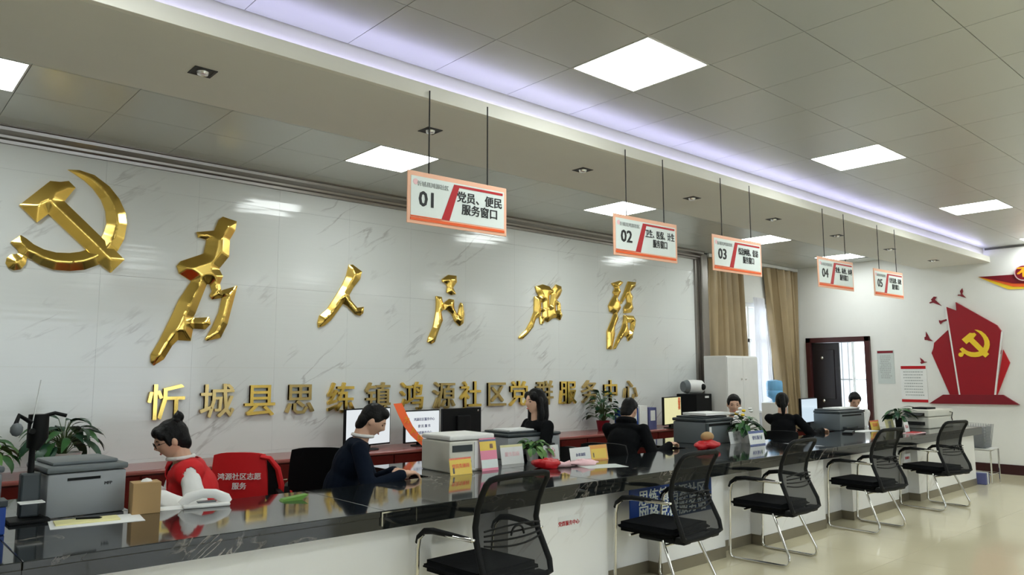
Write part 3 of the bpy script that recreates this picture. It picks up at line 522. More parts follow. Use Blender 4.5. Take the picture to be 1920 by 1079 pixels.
# ------------------------------------------------------------------ hanging signs
def hanging_sign(num, line, x, lab, z=2.638):
    t = thing('hanging_sign', lab, 'sign', (x, 3.815, z), R(-2.2), 'numbered signs hanging from the ceiling beam')
    MB().box(-.392, .392, -.004, .004, -.166, .166, .003).build('board', 'peach', t)
    W_ = MB().prism([(-.368, -.118), (-.368, .135), (.368, .135), (.368, -.118)], -.0065, -.004).build('panel_face', 'sign_white', t)
    MB().prism([(-.14, -.118), (-.08, -.118), (-.005, .108), (.355, .108), (.355, .124), (-.045, .124)], -.009, -.0065).build('stripe', 'red', t)
    MB().prism([(-.37, -.122), (-.14, -.122), (-.14, -.116), (-.37, -.116)], -.009, -.0065).prism([(-.37, -.145), (.37, -.145), (.37, -.128), (-.37, -.128)], -.009, -.004).build('bottom_stripe', 'orange', t)
    link('number', text_mesh(num, .135, .001, .003, T=tx(-.245, -.0075, -.01)), 'ink', t)
    link('lettering', text_mesh(line+'\n服务窗口', .075, .001, .0014, T=tx(.165, -.0075, .005), line=1.05), 'ink', t)
    link('small_title', text_mesh('忻城县鸿源社区', .034, .001, .0006, T=tx(-.205, -.0075, .088)), 'grey_ink', t)
    MB().lathe([(.019, 0), (.019, .0015)], 14, T=Matrix.Translation((-.335, -.0065, .098)) @ UP).build('logo', 'pale_pink', t)
    for s in (-.235, .23):
        MB().tube([(s, 0, .16), (s, 0, 3.345-z)], .0045, 6).build('rod', 'ink', t)
    return t
for a in (('01', '党员、便民', 2.937, 'nearest and largest hanging sign reading 01, peach border with a red slanted stripe'), ('02', '卫生、医保、计生', 4.86, 'hanging sign reading 02 with a red stripe, second from the foreground'), ('03', '综治网格、信访', 6.213, 'hanging sign reading 03, in front of the left gold curtain'), ('04', '农业、林业、水利', 8.19, 'hanging sign reading 04, in front of the white wall above the dark doorway'), ('05', '公共法律、民政', 9.588, 'farthest hanging sign reading 05, smallest in the photo')):
    s_ = hanging_sign(*a)
    for o in s_.children:
        if o.name.startswith('lettering') and a[0] != '01': o.scale = (.62, 1, .95); o.location.x = .064
# ------------------------------------------------------------------ wall pieces on the far wall
def flat_x(name, polys, x0, x1, m, parent=None, **kw):
    mb = MB()
    for p in polys: mb.prism(p, x0, x1, 'X')
    return mb.build(name, m, parent, **kw)
mo = thing('wall_monument', 'large red angular panel artwork with a yellow hammer and sickle on the far wall', 'wall art', (0, 0, 0))
mo.location = (13.6, 4.2, 1.1)
def sh(p): return [(a-4.2, b-1.1) for a, b in p]
flat_x('left_panel', [sh(G['mon_l'])], -.02, 0, 'deep_red', mo)
flat_x('right_panel', [sh(G['mon_r'])], -.02, 0, 'red', mo)
flat_x('centre_panel', [sh(G['mon_c'])], -.045, -.0, 'deep_red', mo)
flat_x('base_panel', [sh(G['mon_b'])], -.055, 0, 'dark_red', mo)
flat_x('sickle', [sh(G['msick'])], -.055, -.045, 'yellow', mo); flat_x('hammer', [sh(G['mham'])], -.058, -.045, 'yellow', mo)
c_ = sh(G['mon_c'])
for a, b_, s in ((c_[0], c_[7], 1), (c_[4], c_[6], -1)):
    MB().prism([(a[0], a[1]), (a[0]+.022*s, a[1]), (b_[0]+.022*s, b_[1]), (b_[0], b_[1])], -.05, -.02, 'X').build('white_edge', 'white', mo)
bn = ['near the top of the red monument', 'upper left of the red monument', 'smallest, close to the monument edge', 'beside the left shoulder of the monument', 'lowest, above the red-headed poster']
for p, l in zip(G['birds'], bn):
    cy = sum(a for a, b in p)/len(p); cz = sum(b for a, b in p)/len(p)
    MB().prism([(a-cy, b-cz) for a, b in p], -.012, 0, 'X').build('wall_bird', 'dark_red', None, loc=(13.6, cy, cz), label='dark red flying bird cut-out on the far wall, '+l, cat='wall art', group='bird cut-outs on the far wall')
bt = thing('wall_banner', 'red and yellow swoosh banner with a round character plate high on the far wall', 'wall art', (13.6, 3.4, 3.0))
def sb(p): return [(a-3.4, b-3.0) for a, b in p]
flat_x('yellow_band', [sb(G['ban_y'])], -.012, 0, 'yellow', bt)
flat_x('orange_band', [sb(G['ban_o'])], -.018, -.002, 'orange', bt)
flat_x('red_band', [sb(G['ban_r'])], -.024, -.004, 'dark_red', bt)
cc = sb(G['ban_c'])[0]
XR = Matrix.Rotation(-PI/2, 4, 'Y')
MB().lathe([(.125, 0), (.125, .03)], 32, T=Matrix.Translation((-.02, cc[0], cc[1])) @ XR).build('plate_rim', 'pale_pink', bt)
MB().lathe([(.108, 0), (.108, .005)], 32, T=Matrix.Translation((-.05, cc[0], cc[1])) @ XR).build('plate', 'dark_red', bt)
link('plate_character', text_mesh('不', .17, .002, .008, T=tx(-.058, cc[0], cc[1], WX)), 'amber', bt)
def poster(name, label, cat, y0, y1, z0, z1, head, base, hm, bm2, lines, txt=None, foot=False):
    t = thing(name, label, cat, (13.6, (y0+y1)/2, (z0+z1)/2)); hw = (y1-y0)/2; hh = (z1-z0)/2
    MB().box(-.008, 0, -hw, hw, -hh, hh).build('sheet', base, t)
    MB().box(-.012, -.008, -hw+.01, hw-.01, hh-head, hh-.01).build('header', hm, t)
    if foot: MB().box(-.012, -.008, -hw, hw, -hh, -hh+.045).build('footer', hm, t)
    if txt: link('heading', text_mesh(txt, head*.62, .001, .002, T=tx(-.0125, 0, hh-head*.52, WX)), 'sign_white', t)
    lm = MB(); rnd = random.Random(len(label))
    n = lines; zz = hh-head-.05
    for k in range(n):
        z = zz-k*(2*hh-head-.12)/n; a = hw-.04; b = -hw+.04+rnd.random()*.06
        x = b
        while x < a-.02:
            w_ = .012+.02*rnd.random(); lm.box(-.0095, -.0085, x, min(a, x+w_), z-.009, z+.009); x += w_+.008
    lm.build('print', bm2, t, kind='stuff'); return t
poster('notice_board', 'narrow grey notice sheet with a crimson header, right of the dark doorway', 'notice', 5.396, 5.678, 1.37, 1.945, .05, 'pale_teal', 'dark_red', 'grey_ink', 13)
poster('wall_poster', 'pale poster with red header and footer strips, left of the red monument', 'poster', 4.885, 5.30, 1.065, 1.68, .06, 'paper', 'red', 'grey_ink', 9, None, True)
# ------------------------------------------------------------------ curtains and window side furniture
def curtain(x0, x1, xb0, xb1, label, ph):
    n = 110; mb = MB(); zs = [0.03, .6, 1.3, 2.0, 2.7, 3.1, 3.46]
    for z in zs:
        f = (z-.03)/3.43; a = xb0+(x0-xb0)*f; b = xb1+(x1-xb1)*f
        for k in range(n+1):
            u = k/n; amp = .062*(1.1-.3*f)
            mb.v.append((a+(b-a)*u+.012*math.sin(u*61+ph), 7.10+amp*math.sin(u*2*PI*6.5+ph+.6*math.sin(z*.8+u*11)+.8*math.sin(u*5))+.016*math.sin(u*63+z), z))
    for i in range(len(zs)-1):
        for k in range(n): mb.f.append((i*(n+1)+k, i*(n+1)+k+1, (i+1)*(n+1)+k+1, (i+1)*(n+1)+k))
    return mb.build('curtain', 'curtain', None, True, label=label, cat='curtain', group='gold satin curtains')
curtain(10.68, 11.72, 10.68, 11.85, 'gold satin curtain left of the window, beside the steel column', 0)
curtain(12.45, 13.54, 12.95, 13.54, 'gold satin curtain right of the window, in the room corner', 1.4)
sm = MB(); n = 40
for z in (.05, 2.9):
    for k in range(n+1): sm.v.append((12.15+(.75 if z < 1 else .35)*k/n, 7.165+.016*math.sin(k*1.5), z))
for k in range(n): sm.f.append((k, k+1, n+2+k, n+1+k))
sm.build('sheer_curtain', 'sheer', None, True, label='white sheer curtain hanging behind the right gold curtain', cat='curtain')
tag(MB().box(10.66, 13.6, 7.07, 7.17, 3.47, 3.525, .006).build('curtain_track', 'white'), 'white curtain track under the ceiling above both gold curtains', 'curtain track')
cb = thing('storage_cabinet', 'tall white metal double-door cabinet in front of the left gold curtain', 'cabinet', (10.60, 6.5, 0))
MB().box(-.44, .44, 0, .40, 0, 1.82, .006).build('body', 'white', cb)
for s in (0, 1):
    o = MB().box(-.435+.436*s, -.002+.436*s, -.016, 0, .08, 1.80, .004).build('cabinet_door', 'white', cb)
    MB().ell((-.06+.12*s, -.024, 1.46), (.018, .012, .018), n=10).build('knob', 'chrome', o, True)
dp = thing('water_dispenser', 'white water dispenser with an upturned blue bottle, beside the window', 'water dispenser', (12.0, 6.75, 0))
MB().box(-.16, .16, -.15, .17, 0, 1.06, .02).build('body', 'white', dp, 40)
MB().box(-.12, .12, -.158, -.15, .72, .98, .003).build('tap_panel', 'mid_grey', dp)
MB().lathe([(.04, 1.06), (.05, 1.11), (.13, 1.16), (.135, 1.25), (.127, 1.26), (.135, 1.27), (.135, 1.38), (.125, 1.42), (.05, 1.44)], 24).build('bottle', 'water_blue', dp, 60)
# ------------------------------------------------------------------ equipment
def boxes(name, m, parent, *bs, **kw):
    mb = MB()
    for b in bs: mb.box(*b)
    return mb.build(name, m, parent, **kw)
def monitor(label, x, y, z, rz, w, h, screen, txt=None, back=False, stand=.10, tcol='violet_blue', ts=.03):
    t = thing('monitor', label, 'monitor', (x, y, z), R(rz), 'desktop monitors')
    o = boxes('case', 'black', t, (-w/2, w/2, -.015, .02, stand, stand+h, .005))
    MB().box(-w/2+.012, w/2-.012, -.017, -.0149, stand+.015, stand+h-.012).build('screen', screen, t)
    MB().box(-.05, .05, .0, .035, .01, stand+.1, .006).build('stand', 'black', t)
    MB().lathe([(.12, 0), (.12, .008), (.03, .014)], 20).build('stand_base', 'black', t)
    if back: MB().box(-.1, .1, .02, .055, stand+.08, stand+h-.08, .01).build('back_housing', 'black', t)
    if txt: link('screen_text', text_mesh(txt, ts, .0004, .0006, T=tx(.02, -.0178, stand+h*.5)), tcol, t)
    return t
# behind the man: two lit monitors and one seen from the back, on the back counter
monitor('lit white monitor on the back counter, partly hidden by the man in navy', 4.12, 6.86, .78, 12, .62, .38, 'screen_white', None, stand=.04)
monitor('lit white monitor with printed lines, right of the orange ribbon', 4.78, 6.84, .78, 4, .48, .345, 'screen_white', '鸿源社区服务中心\n\n便 民 服 务\n\n党群服务中心', stand=.035, ts=.036)
m3 = monitor('black monitor seen from the back, right of the lit white one', 5.31, 6.83, .78, 186, .60, .35, 'black', None, True, stand=.035)
MB().ell((-.25, .021, .35), (.012, .003, .012), n=8).build('badge', 'chrome', m3)
# black cabinet and monitor D
monitor('monitor with a yellow screen and red mark, in front of the man bent over', 8.93, 6.62, .78, 14, .62, .39, 'screen_yellow', None, stand=.05)
link('screen_text', text_mesh('恭\n喜', .10, .0004, .004, T=tx(.235, -.0178, .33), line=.8), 'orange', bpy.data.objects['monitor.003'])
pc = thing('computer_tower', 'black computer tower beside the yellow-screened monitor', 'computer', (9.85, 6.88, .78))
boxes('case', 'black', pc, (-.20, .20, -.18, .18, 0, .46, .008)); boxes('label_plate', 'white', pc, (.02, .12, -.183, -.18, .40, .43))
rb = thing('desk_camera', 'rounded white and grey desk device with a dark lens on the computer tower', 'camera', (9.80, 6.84, 1.245), R(-20))
MB().tube([(-.17, 0, .105), (-.10, 0, .105), (0, 0, .105), (.12, 0, .10), (.155, 0, .10)], [.07, .1, .105, .10, .07], 18).build('shell', 'white', rb, 50)
MB().tube([(-.20, 0, .105), (-.13, 0, .105)], [.08, .104], 18).build('rear_cap', 'mid_grey', rb, 50)
MB().ell((.10, -.09, .10), (.045, .03, .05), n=12).build('lens', 'black', rb, True)
mf = monitor('wide monitor with a pale blue screen, right of the woman seen from behind', 9.78, 5.02, .80, 6, .56, .33, 'screen_blue', None, stand=.09)
def printer(name, label, x, y, z, rz, w, d_, h, body, lid, slot=True):
    t = thing(name, label, 'printer', (x, y, z), R(rz), 'office printers on the counter')
    MB().box(-w/2, w/2, 0, d_, 0, h*.80, .012).build('body', body, t, 40)
    MB().box(-w/2-.008, w/2+.008, -.008, d_+.008, h*.81, h*.93, .012).build('scanner_lid', lid, t, 40)
    MB().box(-w/2+.03, w/2-.03, .05, d_-.02, h*.93, h, .01).build('document_feeder', lid, t, 40)
    if slot:
        MB().box(-.10, .06, -.003, .01, h*.66, h*.71).build('handle_slot', 'black', t)
    return t
p = printer('printer', 'large grey printer with a dark lid, beside the paper with the yellow pad', 1.06, 4.62, .80, 3, .385, .42, .285, 'grey_plastic', 'mid_grey')
link('maker_mark', text_mesh('MFP', .022, .0004, .0008, T=tx(.10, -.0008, .16)), 'ink', p)
printer('printer', 'grey printer cut off by the left edge of the photo',   .50, 4.80, .80, 4, .40, .42, .29, 'grey_plastic', 'mid_grey')
wp = thing('printer', 'cream printer with a paper slot, behind the yellow card', 'printer', (3.70, 4.66, .80), R(-3), 'office printers on the counter')
boxes('body', 'cream_plastic', wp, (-.18, .24, 0, .40, 0, .235, .012))
boxes('scanner_lid', 'white', wp, (-.18, .245, -.005, .40, .24, .28, .012))
boxes('output_slot', 'dark_grey', wp, (-.155, .03, -.004, .01, .155, .205)); boxes('tray_slot', 'black', wp, (-.145, .02, -.004, .01, .045, .085))
boxes('paper_tray', 'paper', wp, (-.14, .01, -.07, .0, .022, .030))
boxes('side_panel', 'white', wp, (.05, .23, -.006, .0, .02, .225, .002))
gp = printer('printer', 'flat grey printer with a dark open lid, in front of the long-haired woman', 4.72, 5.00, .80, -4, .60, .42, .24, 'grey_plastic', 'dark_grey', False)
boxes('paper_stack', 'paper', gp, (-.22, .16, .08, .33, .24, .252))
pe = printer('printer', 'dark grey printer with white papers on its lid, behind the red bag', 7.18, 4.70, .80, 0, .52, .42, .29, 'mid_grey', 'dark_grey', False)
boxes('paper_stack', 'paper', pe, (-.20, .26, .03, .33, .30, .325)); boxes('feed_slot', 'black', pe, (-.2, .20, -.005, .01, .19, .215)); boxes('side_pillar', 'dark_grey', pe, (-.262, -.22, -.012, .0, .0, .225, .004)); boxes('white_stripe', 'white', pe, (-.2, -.16, -.006, .0, .02, .18))
pg = printer('printer', 'dark grey-blue printer near the far end, in front of the person looking down', 10.28, 4.66, .80, 0, .74, .42, .27, 'mid_grey', 'dark_grey', False)
boxes('paper_stack', 'paper', pg, (-.22, .28, .06, .30, .27, .285)); boxes('output_tray', 'dark_grey', pg, (-.30, .02, -.06, 0, .02, .045, .004)); boxes('feed_slot', 'black', pg, (-.3, .26, -.005, .01, .18, .20))
cp = thing('copier', 'cream document machine with two black side trays at the end of the counter', 'printer', (11.45, 3.98, .80), R(-4))
boxes('body', 'cream_plastic', cp, (-.34, .42, 0, .42, 0, .15, .012)); boxes('upper_body', 'cream_plastic', cp, (-.34, .42, .0, .42, .155, .25, .012))
boxes('top_slot', 'black', cp, (-.15, .12, .1, .3, .25, .275, .004))
for z in (.045, .165): MB().prism([(-.34, z), (-.45, z+.015), (-.34, z+.045)], .05, .3).build('side_tray', 'black', cp)
MB().tube([(.30, -.01, .21), (.38, -.012, .20), (.34, -.012, .13), (.36, -.012, .09)], .006, 6).build('cable', 'black', cp)
# document camera stand near the left edge
dc = thing('document_camera', 'black document camera on a column between the two left printers', 'camera', (.80, 4.62, .80))
boxes('base', 'black', dc, (-.10, .08, -.08, .10, 0, .018, .004)); boxes('rear_box', 'dark_grey', dc, (-.045, .045, .02, .09, .018, .24, .01))
MB().tube([(0, .05, .24), (0, .05, .44), (-.01, .03, .455), (-.02, -.05, .46)], [.016, .014, .016, .014], 10).build('column', 'black', dc, 50)
MB().tube([(0, .05, .36), (.02, .05, .42), (.02, .05, .54)], [.03, .05, .048], 12).build('hood', 'black', dc, 50)
MB().tube([(-.02, 0, .50), (-.08, -.02, .54), (-.10, -.04, .48)], .012, 8).tube([(0, .05, .52), (.09, .03, .545), (.14, .01, .53)], .010, 8).build('arm', 'black', dc, 50)
MB().ell((-.09, -.04, .47), (.03, .03, .035), n=10).build('camera_head', 'mid_grey', dc, True)
boxes('shelf_paper', 'paper', dc, (-.06, .05, -.09, .0, .10, .104)); MB().tube([(-.02, .0, .46), (.01, 0, .72)], .003, 5).build('antenna', 'wire', dc)
gc = thing('pen_holder', 'blue translucent desk organiser at the left edge of the counter', 'organiser', (.60, 4.36, .80))
boxes('box', 'blue', gc, (-.08, .05, -.05, .06, 0, .13, .006)); boxes('rim', 'dark_grey', gc, (-.085, .055, -.055, .065, .13, .16, .004)); MB().tube([(-.03, -.053, .03), (.0, -.055, .05), (.01, -.055, .09), (.02, -.055, .11)], .004, 6).build('white_mark', 'white', gc)
# small things on the counter
def flat(name, label, cat, x, y, rz, w, d_, h, m, z=.80, group=None):
    return MB().box(-w/2, w/2, -d_/2, d_/2, 0, h, min(.002, h*.3)).build(name, m, None, loc=(x, y, z), rz=R(rz), label=label, cat=cat, group=group)
flat('paper_sheet', 'white paper sheet under the yellow notepad', 'paper', 1.06, 4.40, -8, .42, .25, .002, 'paper')
flat('notepad', 'pale yellow notepad lying on the white sheet in front of the grey printer', 'notepad', 1.02, 4.42, -6, .29, .13, .008, 'pale_yellow', .802)
pn = thing('pen', 'black pen lying on the yellow notepad', 'pen', (1.03, 4.43, .8155), R(-25)); MB().tube([(-.06, 0, 0), (.05, 0, 0), (.062, 0, 0)], [.005, .005, .001], 8).build('barrel', 'black', pn); MB().tube([(-.075, 0, 0), (-.058, 0, 0)], .0045, 8).build('cap', 'chrome', pn)
kb = thing('tissue_box', 'kraft brown upright box with a tissue showing, left of the woman in the red vest', 'box', (1.33, 4.49, .80), R(-6))
boxes('carton', 'kraft', kb, (-.085, .055, -.05, .07, 0, .165, .002)); MB().ell((-.01, .01, .165), (.03, .02, .018), n=8).build('tissue', 'white_cloth', kb, True)
flat('paper_sheet', 'white sheet on the counter under the forearm of the woman in the red vest', 'paper', 1.52, 4.52, -10, .34, .14, .003, 'paper')
ph = thing('desk_telephone', 'white desk telephone, curved handset, in front of the red-covered chair', 'telephone', (1.64, 4.46, .80), R(-12))
MB().tube([(-.14, 0, .02), (-.10, 0, .055), (-.03, 0, .075), (.04, 0, .068), (.10, 0, .035), (.12, 0, .015)], [.014, .020, .018, .018, .022, .014], 10, flat=1.5).build('handset', 'white', ph, 50)
MB().box(-.13, .12, -.05, .06, 0, .02, .008).build('base', 'white', ph, 40); MB().box(-.05, .05, .0, .05, .02, .028, .003).build('keypad', 'mid_grey', ph)
lf_ = thing('green_packet', 'small green folded packet on the counter, right of the red-covered chair', 'packet', (2.10, 4.34, .80), R(-4)); MB().prism([(-.07, 0), (.05, 0), (.09, .028), (.03, .022), (-.06, .012)], -.03, .03).build('wrapper', 'green_pack', lf_)
er = thing('edge_bracket', 'thin bright metal corner strip on the black counter edge', 'bracket', (2.32, 3.655, .75)); boxes('top_strip', 'chrome', er, (-.02, .16, -.004, 0, .038, .045)); boxes('side_strip', 'chrome', er, (-.026, -.02, -.004, 0, -.03, .045)); boxes('far_strip', 'chrome', er, (.20, .205, -.004, 0, -.03, .045))
def card(label, x, y, w, h, m, rz=0, txt=None, tm='ink', ts=.03, bands=(), z=.80):
    t = thing('card_stand', label, 'card', (x, y, z), R(rz), 'upright cards on the counter')
    T = Matrix.Rotation(R(-10), 4, 'X')
    MB().box(-w/2, w/2, -.003, .0, 0, h, T=T).build('card', m, t)
    MB().box(-w/2-.004, w/2+.004, -.0055, -.0035, 0, h+.004, T=T).build('cover', 'acrylic', t)
    MB().box(-w/2, w/2, -.004, .055, 0, .003).build('foot', 'acrylic', t)
    for (a, b, c, d_, bm2) in bands: MB().box(-w/2+a*w, -w/2+b*w, -.0034, -.003, c*h, d_*h, T=T).build('printed_band', bm2, t)
    if txt: link('lettering', text_mesh(txt, ts, .0003, ts*.02, T=T @ tx(0, -.0036, h*.5)), tm, t)
    return t
card('bright yellow card with an orange top in front of the cream printer', 3.55, 4.56, .21, .125, 'yellow', 2, '党员先锋岗', 'orange', .034, [(0, 1, .9, 1, 'orange'), (.12, .2, .1, .45, 'ink')])
pk = card('tall pink and yellow leaflet stand right of the cream printer', 3.865, 4.60, .165, .25, 'pink', 0, None, 'red', .03, [(0, 1, .62, .9, 'yellow'), (0, 1, .9, .96, 'violet_blue'), (0, 1, .08, .34, 'sign_white'), (.6, .8, .68, .82, 'dark_red')])
card('plain white upright card left of the potted plant', 4.28, 4.80, .24, .16, 'paper', -2, '服务指南', 'pale_pink', .04, [(0, 1, .88, 1, 'pale_yellow')])
card('white card with pink lettering beside the white plant pot', 4.68, 4.74, .18, .135, 'paper', 0, '爱心\n服务', 'pink', .045)
card('white and pale pink landscape card left of the orange card', 4.79, 4.50, .25, .125, 'paper', 0, '办事流程', 'violet_blue', .03, [(0, 1, 0, .2, 'pale_pink')])
card('orange and yellow card with a dark triangle mark, right of the pink card', 5.04, 4.52, .22, .13, 'amber', -2, None, 'ink', .03, [(.08, .94, .1, .75, 'yellow'), (.18, .24, .2, .5, 'ink')])
card('small white card between the red bag and the blue and white card', 7.27, 4.56, .22, .13, 'paper', 0, '服务\n公约', 'grey_ink', .04)
card('blue and white card holder under the flowering plant', 7.30, 4.32, .30, .15, 'paper', 0, '便民服务', 'violet_blue', .045, [(0, 1, .82, 1, 'blue'), (0, 1, 0, .08, 'blue')])
card('yellow-orange card near the far plant, right of the dark grey-blue printer', 10.42, 4.42, .26, .125, 'yellow', 0, '党员岗', 'orange', .05, [(0, 1, .85, 1, 'orange')])
card('pale yellow printed card immediately left of the far plant pot', 10.55, 4.28, .26, .14, 'pale_yellow', 0, '办事\n指南', 'grey_ink', .045)
card('white card with red lettering right of the far plant pot', 10.42, 4.02, .14, .12, 'paper', 0, '公示', 'red', .045)
def lump(name, label, cat, x, y, z, r, m, seed, rz=0, group=None):
    t = thing(name, label, cat, (x, y, z), R(rz), group)
    mb = MB().ell((0, 0, r[2]*.9), r, n=24)
    for i, v in enumerate(mb.v):
        p = Vector(v); q = noise.noise(Vector((p.x*14+seed, p.y*14, p.z*14)))*.035+noise.noise(Vector((p.x*40, p.y*12+seed, p.z*30)))*.014
        d_ = (p-Vector((0, 0, r[2]*.9))).normalized(); p += d_*q; p.z = max(p.z, .002); mb.v[i] = p[:]
    mb.build('cloth', m, t, True); return t
o = lump('folded_bag', 'dark red crumpled plastic bundle in front of the white plant pot', 'bag', 4.30, 4.42, .80, (.13, .08, .04), 'red', 3, -25)
MB().tube([(.08, 0, .03), (.15, .0, .02), (.20, -.01, .03)], [.03, .02, .028], 8).build('tied_end', 'pale_pink', o, 50)
lump('folded_bag', 'pale pink folded cloth under the white and pink card', 'bag', 4.66, 4.36, .80, (.14, .06, .022), 'pale_pink', 9, -20)
o = lump('folded_bag', 'bright red bag with a brown top in front of the papered dark grey printer', 'bag', 6.52, 4.42, .80, (.17, .08, .045), 'red', 5, -10)
MB().ell((.05, .04, .12), (.08, .05, .05), n=14).build('brown_top', 'kraft', o, True)
flat('paper_sheet', 'clear sheet lying on the counter under the orange card', 'paper', 4.72, 4.20, -20, .36, .22, .0015, 'pale_teal')
flat('paper_sheet', 'white papers lying below the dark grey-blue printer', 'paper', 10.05, 4.40, -4, .40, .16, .006, 'paper')
flat('folder', 'red and white leaflet lying near the far end of the counter', 'leaflet', 10.2, 3.86, 0, .36, .16, .006, 'pale_pink')
flat('red_leaflet', 'red leaflet lying on the pale one near the far end of the counter', 'leaflet', 10.2, 3.86, 4, .26, .11, .006, 'red', .806)
kbd = thing('keyboard', 'black keyboard under the hand of the woman seen from behind', 'keyboard', (9.62, 4.42, .80), R(20)); boxes('case', 'black', kbd, (-.2, .2, -.06, .06, 0, .018, .004)); boxes('keys', 'dark_grey', kbd, (-.19, .19, -.05, .05, .018, .023))
# blue sign and stickers on the counter front
bs = thing('blue_sign', 'blue board with white lettering hung on the counter front behind the second chair', 'sign', (5.02, 3.735, .575))
boxes('board', 'blue', bs, (-.53, .53, -.006, .004, -.15, .13, .003)); boxes('lower_half', 'deep_blue', bs, (.03, .52, -.008, -.006, -.148, .128))
link('lettering', text_mesh('思练镇鸿源社区\n网格党群服务站', .125, .001, .0018, T=tx(.0, -.0095, -.03), line=.9), 'sign_white', bs)
def sticker(label, x, z, w, h, txt, y=3.7495):
    t = thing('front_sticker', label, 'sticker', (x, y, z)); boxes('sheet', 'paper', t, (-w/2, w/2, -.0015, .0, -h/2, h/2)); link('lettering', text_mesh(txt, w*.165, .0003, .0008, T=tx(0, -.002, 0)), 'red', t); return t
sticker('small white sticker with red characters on the counter front, right of the nearest chair', 3.857, .525, .21, .10, '党群服务中心')
sticker('small white sticker with red characters behind the farthest chair', 9.66, .54, .2, .10, '党群服务')
# stool with wire basket at the counter end
so = thing('chrome_stool', 'chrome square-tube stand at the far end of the counter', 'stand', (12.42, 3.80, 0))
for sx_ in (-1, 1):
    for sy in (-1, 1): MB().tube([(sx_*.17, sy*.17, .0), (sx_*.17, sy*.17, .47)], .011, 6).build('leg', 'chrome', so)
for z in (.13, .46):
    MB().tube([(-.17, -.17, z), (.17, -.17, z), (.17, .17, z), (-.17, .17, z)], .009, 6, close=True).build('rail', 'chrome', so)
MB().box(-.18, .18, -.18, .18, .47, .483, .003).build('top', 'white', so)
bk = thing('paper_bin', 'grey wire bin standing on the chrome stand at the counter end', 'bin', (12.40, 3.82, .484))
mb = MB(); a0, a1 = .125, .165
for k in range(9):
    f = k/8; h = .33*f; a = a0+(a1-a0)*f; mb.tube([(-a, -a, h+.004), (a, -a, h+.004), (a, a, h+.004), (-a, a, h+.004)], .0035, 4, close=True)
for k in range(-5, 6):
    u = k/5
    for P_, Q_ in (((u*a0, -a0), (u*a1, -a1)), ((u*a0, a0), (u*a1, a1)), ((-a0, u*a0), (-a1, u*a1)), ((a0, u*a0), (a1, u*a1))): mb.tube([(*P_, .004), (*Q_, .334)], .0025, 4)
mb.build('wire_mesh', 'grey_plastic', bk); MB().prism([(-a0+.004, .01), (a0-.004, .01), (a1-.008, .30), (-a1+.008, .30)], -a0+.004, a0-.004).build('liner', 'grey_plastic', bk)
pkk = thing('paper_pack', 'violet-blue wrapped pack on the floor beside the chrome stand', 'pack', (12.17, 3.78, 0), R(4)); boxes('wrapper', 'violet_blue', pkk, (-.10, .09, -.12, .12, 0, .16, .01)); boxes('band', 'white', pkk, (-.04, .02, -.123, .123, .0005, .163))
# ribbon hanging from the edge of the second monitor
ri = thing('ribbon_sash', 'orange-red sash with gold lettering draped over the back counter beside the lit monitor', 'sash', (4.50, 6.56, .80))
pts = [(-.085, .20, .44), (-.065, .14, .33), (-.03, .08, .21), (.02, .03, .12), (.09, .0, .05), (.13, -.045, .0), (.14, -.05, -.06), (.13, -.052, -.13)]
w_ = .05; mb = MB()
for (x, y, z) in pts: mb.v += [(x-w_, y, z), (x+w_, y-.005, z+.004), (x-w_, y+.004, z), (x+w_, y, z+.004)]
for i in range(len(pts)-1):
    a = i*4; b = a+4; mb.f += [(a, a+1, b+1, b), (a+2, b+2, b+3, a+3), (a, b, b+2, a+2), (a+1, a+3, b+3, b+1)]
mb.f += [(0, 2, 3, 1), (len(pts)*4-4, len(pts)*4-3, len(pts)*4-1, len(pts)*4-2)]
mb.build('sash', 'orange', ri, True)
for k, ch in enumerate('为人民'):
    p_ = pts[1+k*1]; q_ = pts[2+k*1]; c_2 = [(p_[i]+q_[i])/2 for i in range(3)]
    link('sash_character', text_mesh(ch, .075, .0006, .001, T=tx(c_2[0]+.0, c_2[1]-.03, c_2[2])), 'amber', ri)
# folders upright on the back counter
for k, (m_, l) in enumerate((('blue', 'blue and white upright file box, leftmost of the three behind the bent man'), ('white', 'white upright file box in the middle behind the bent man'), ('violet_blue', 'violet-blue upright file box, next to the yellow-screened monitor'))):
    t = thing('file_box', l, 'file box', (8.12+.20*k, 6.78, .78), 0, 'upright file boxes on the back counter'); boxes('box', m_, t, (-.085, .085, -.14, .14, 0, .30+.03*(k % 2), .004)); boxes('spine_label', 'paper', t, (-.05, .05, -.143, -.14, .12, .26))
flat('paper_stack', 'stack of papers lying on the back counter below the yellow-screened monitor', 'papers', 9.35, 6.70, 0, .2, .22, .05, 'paper', .78)
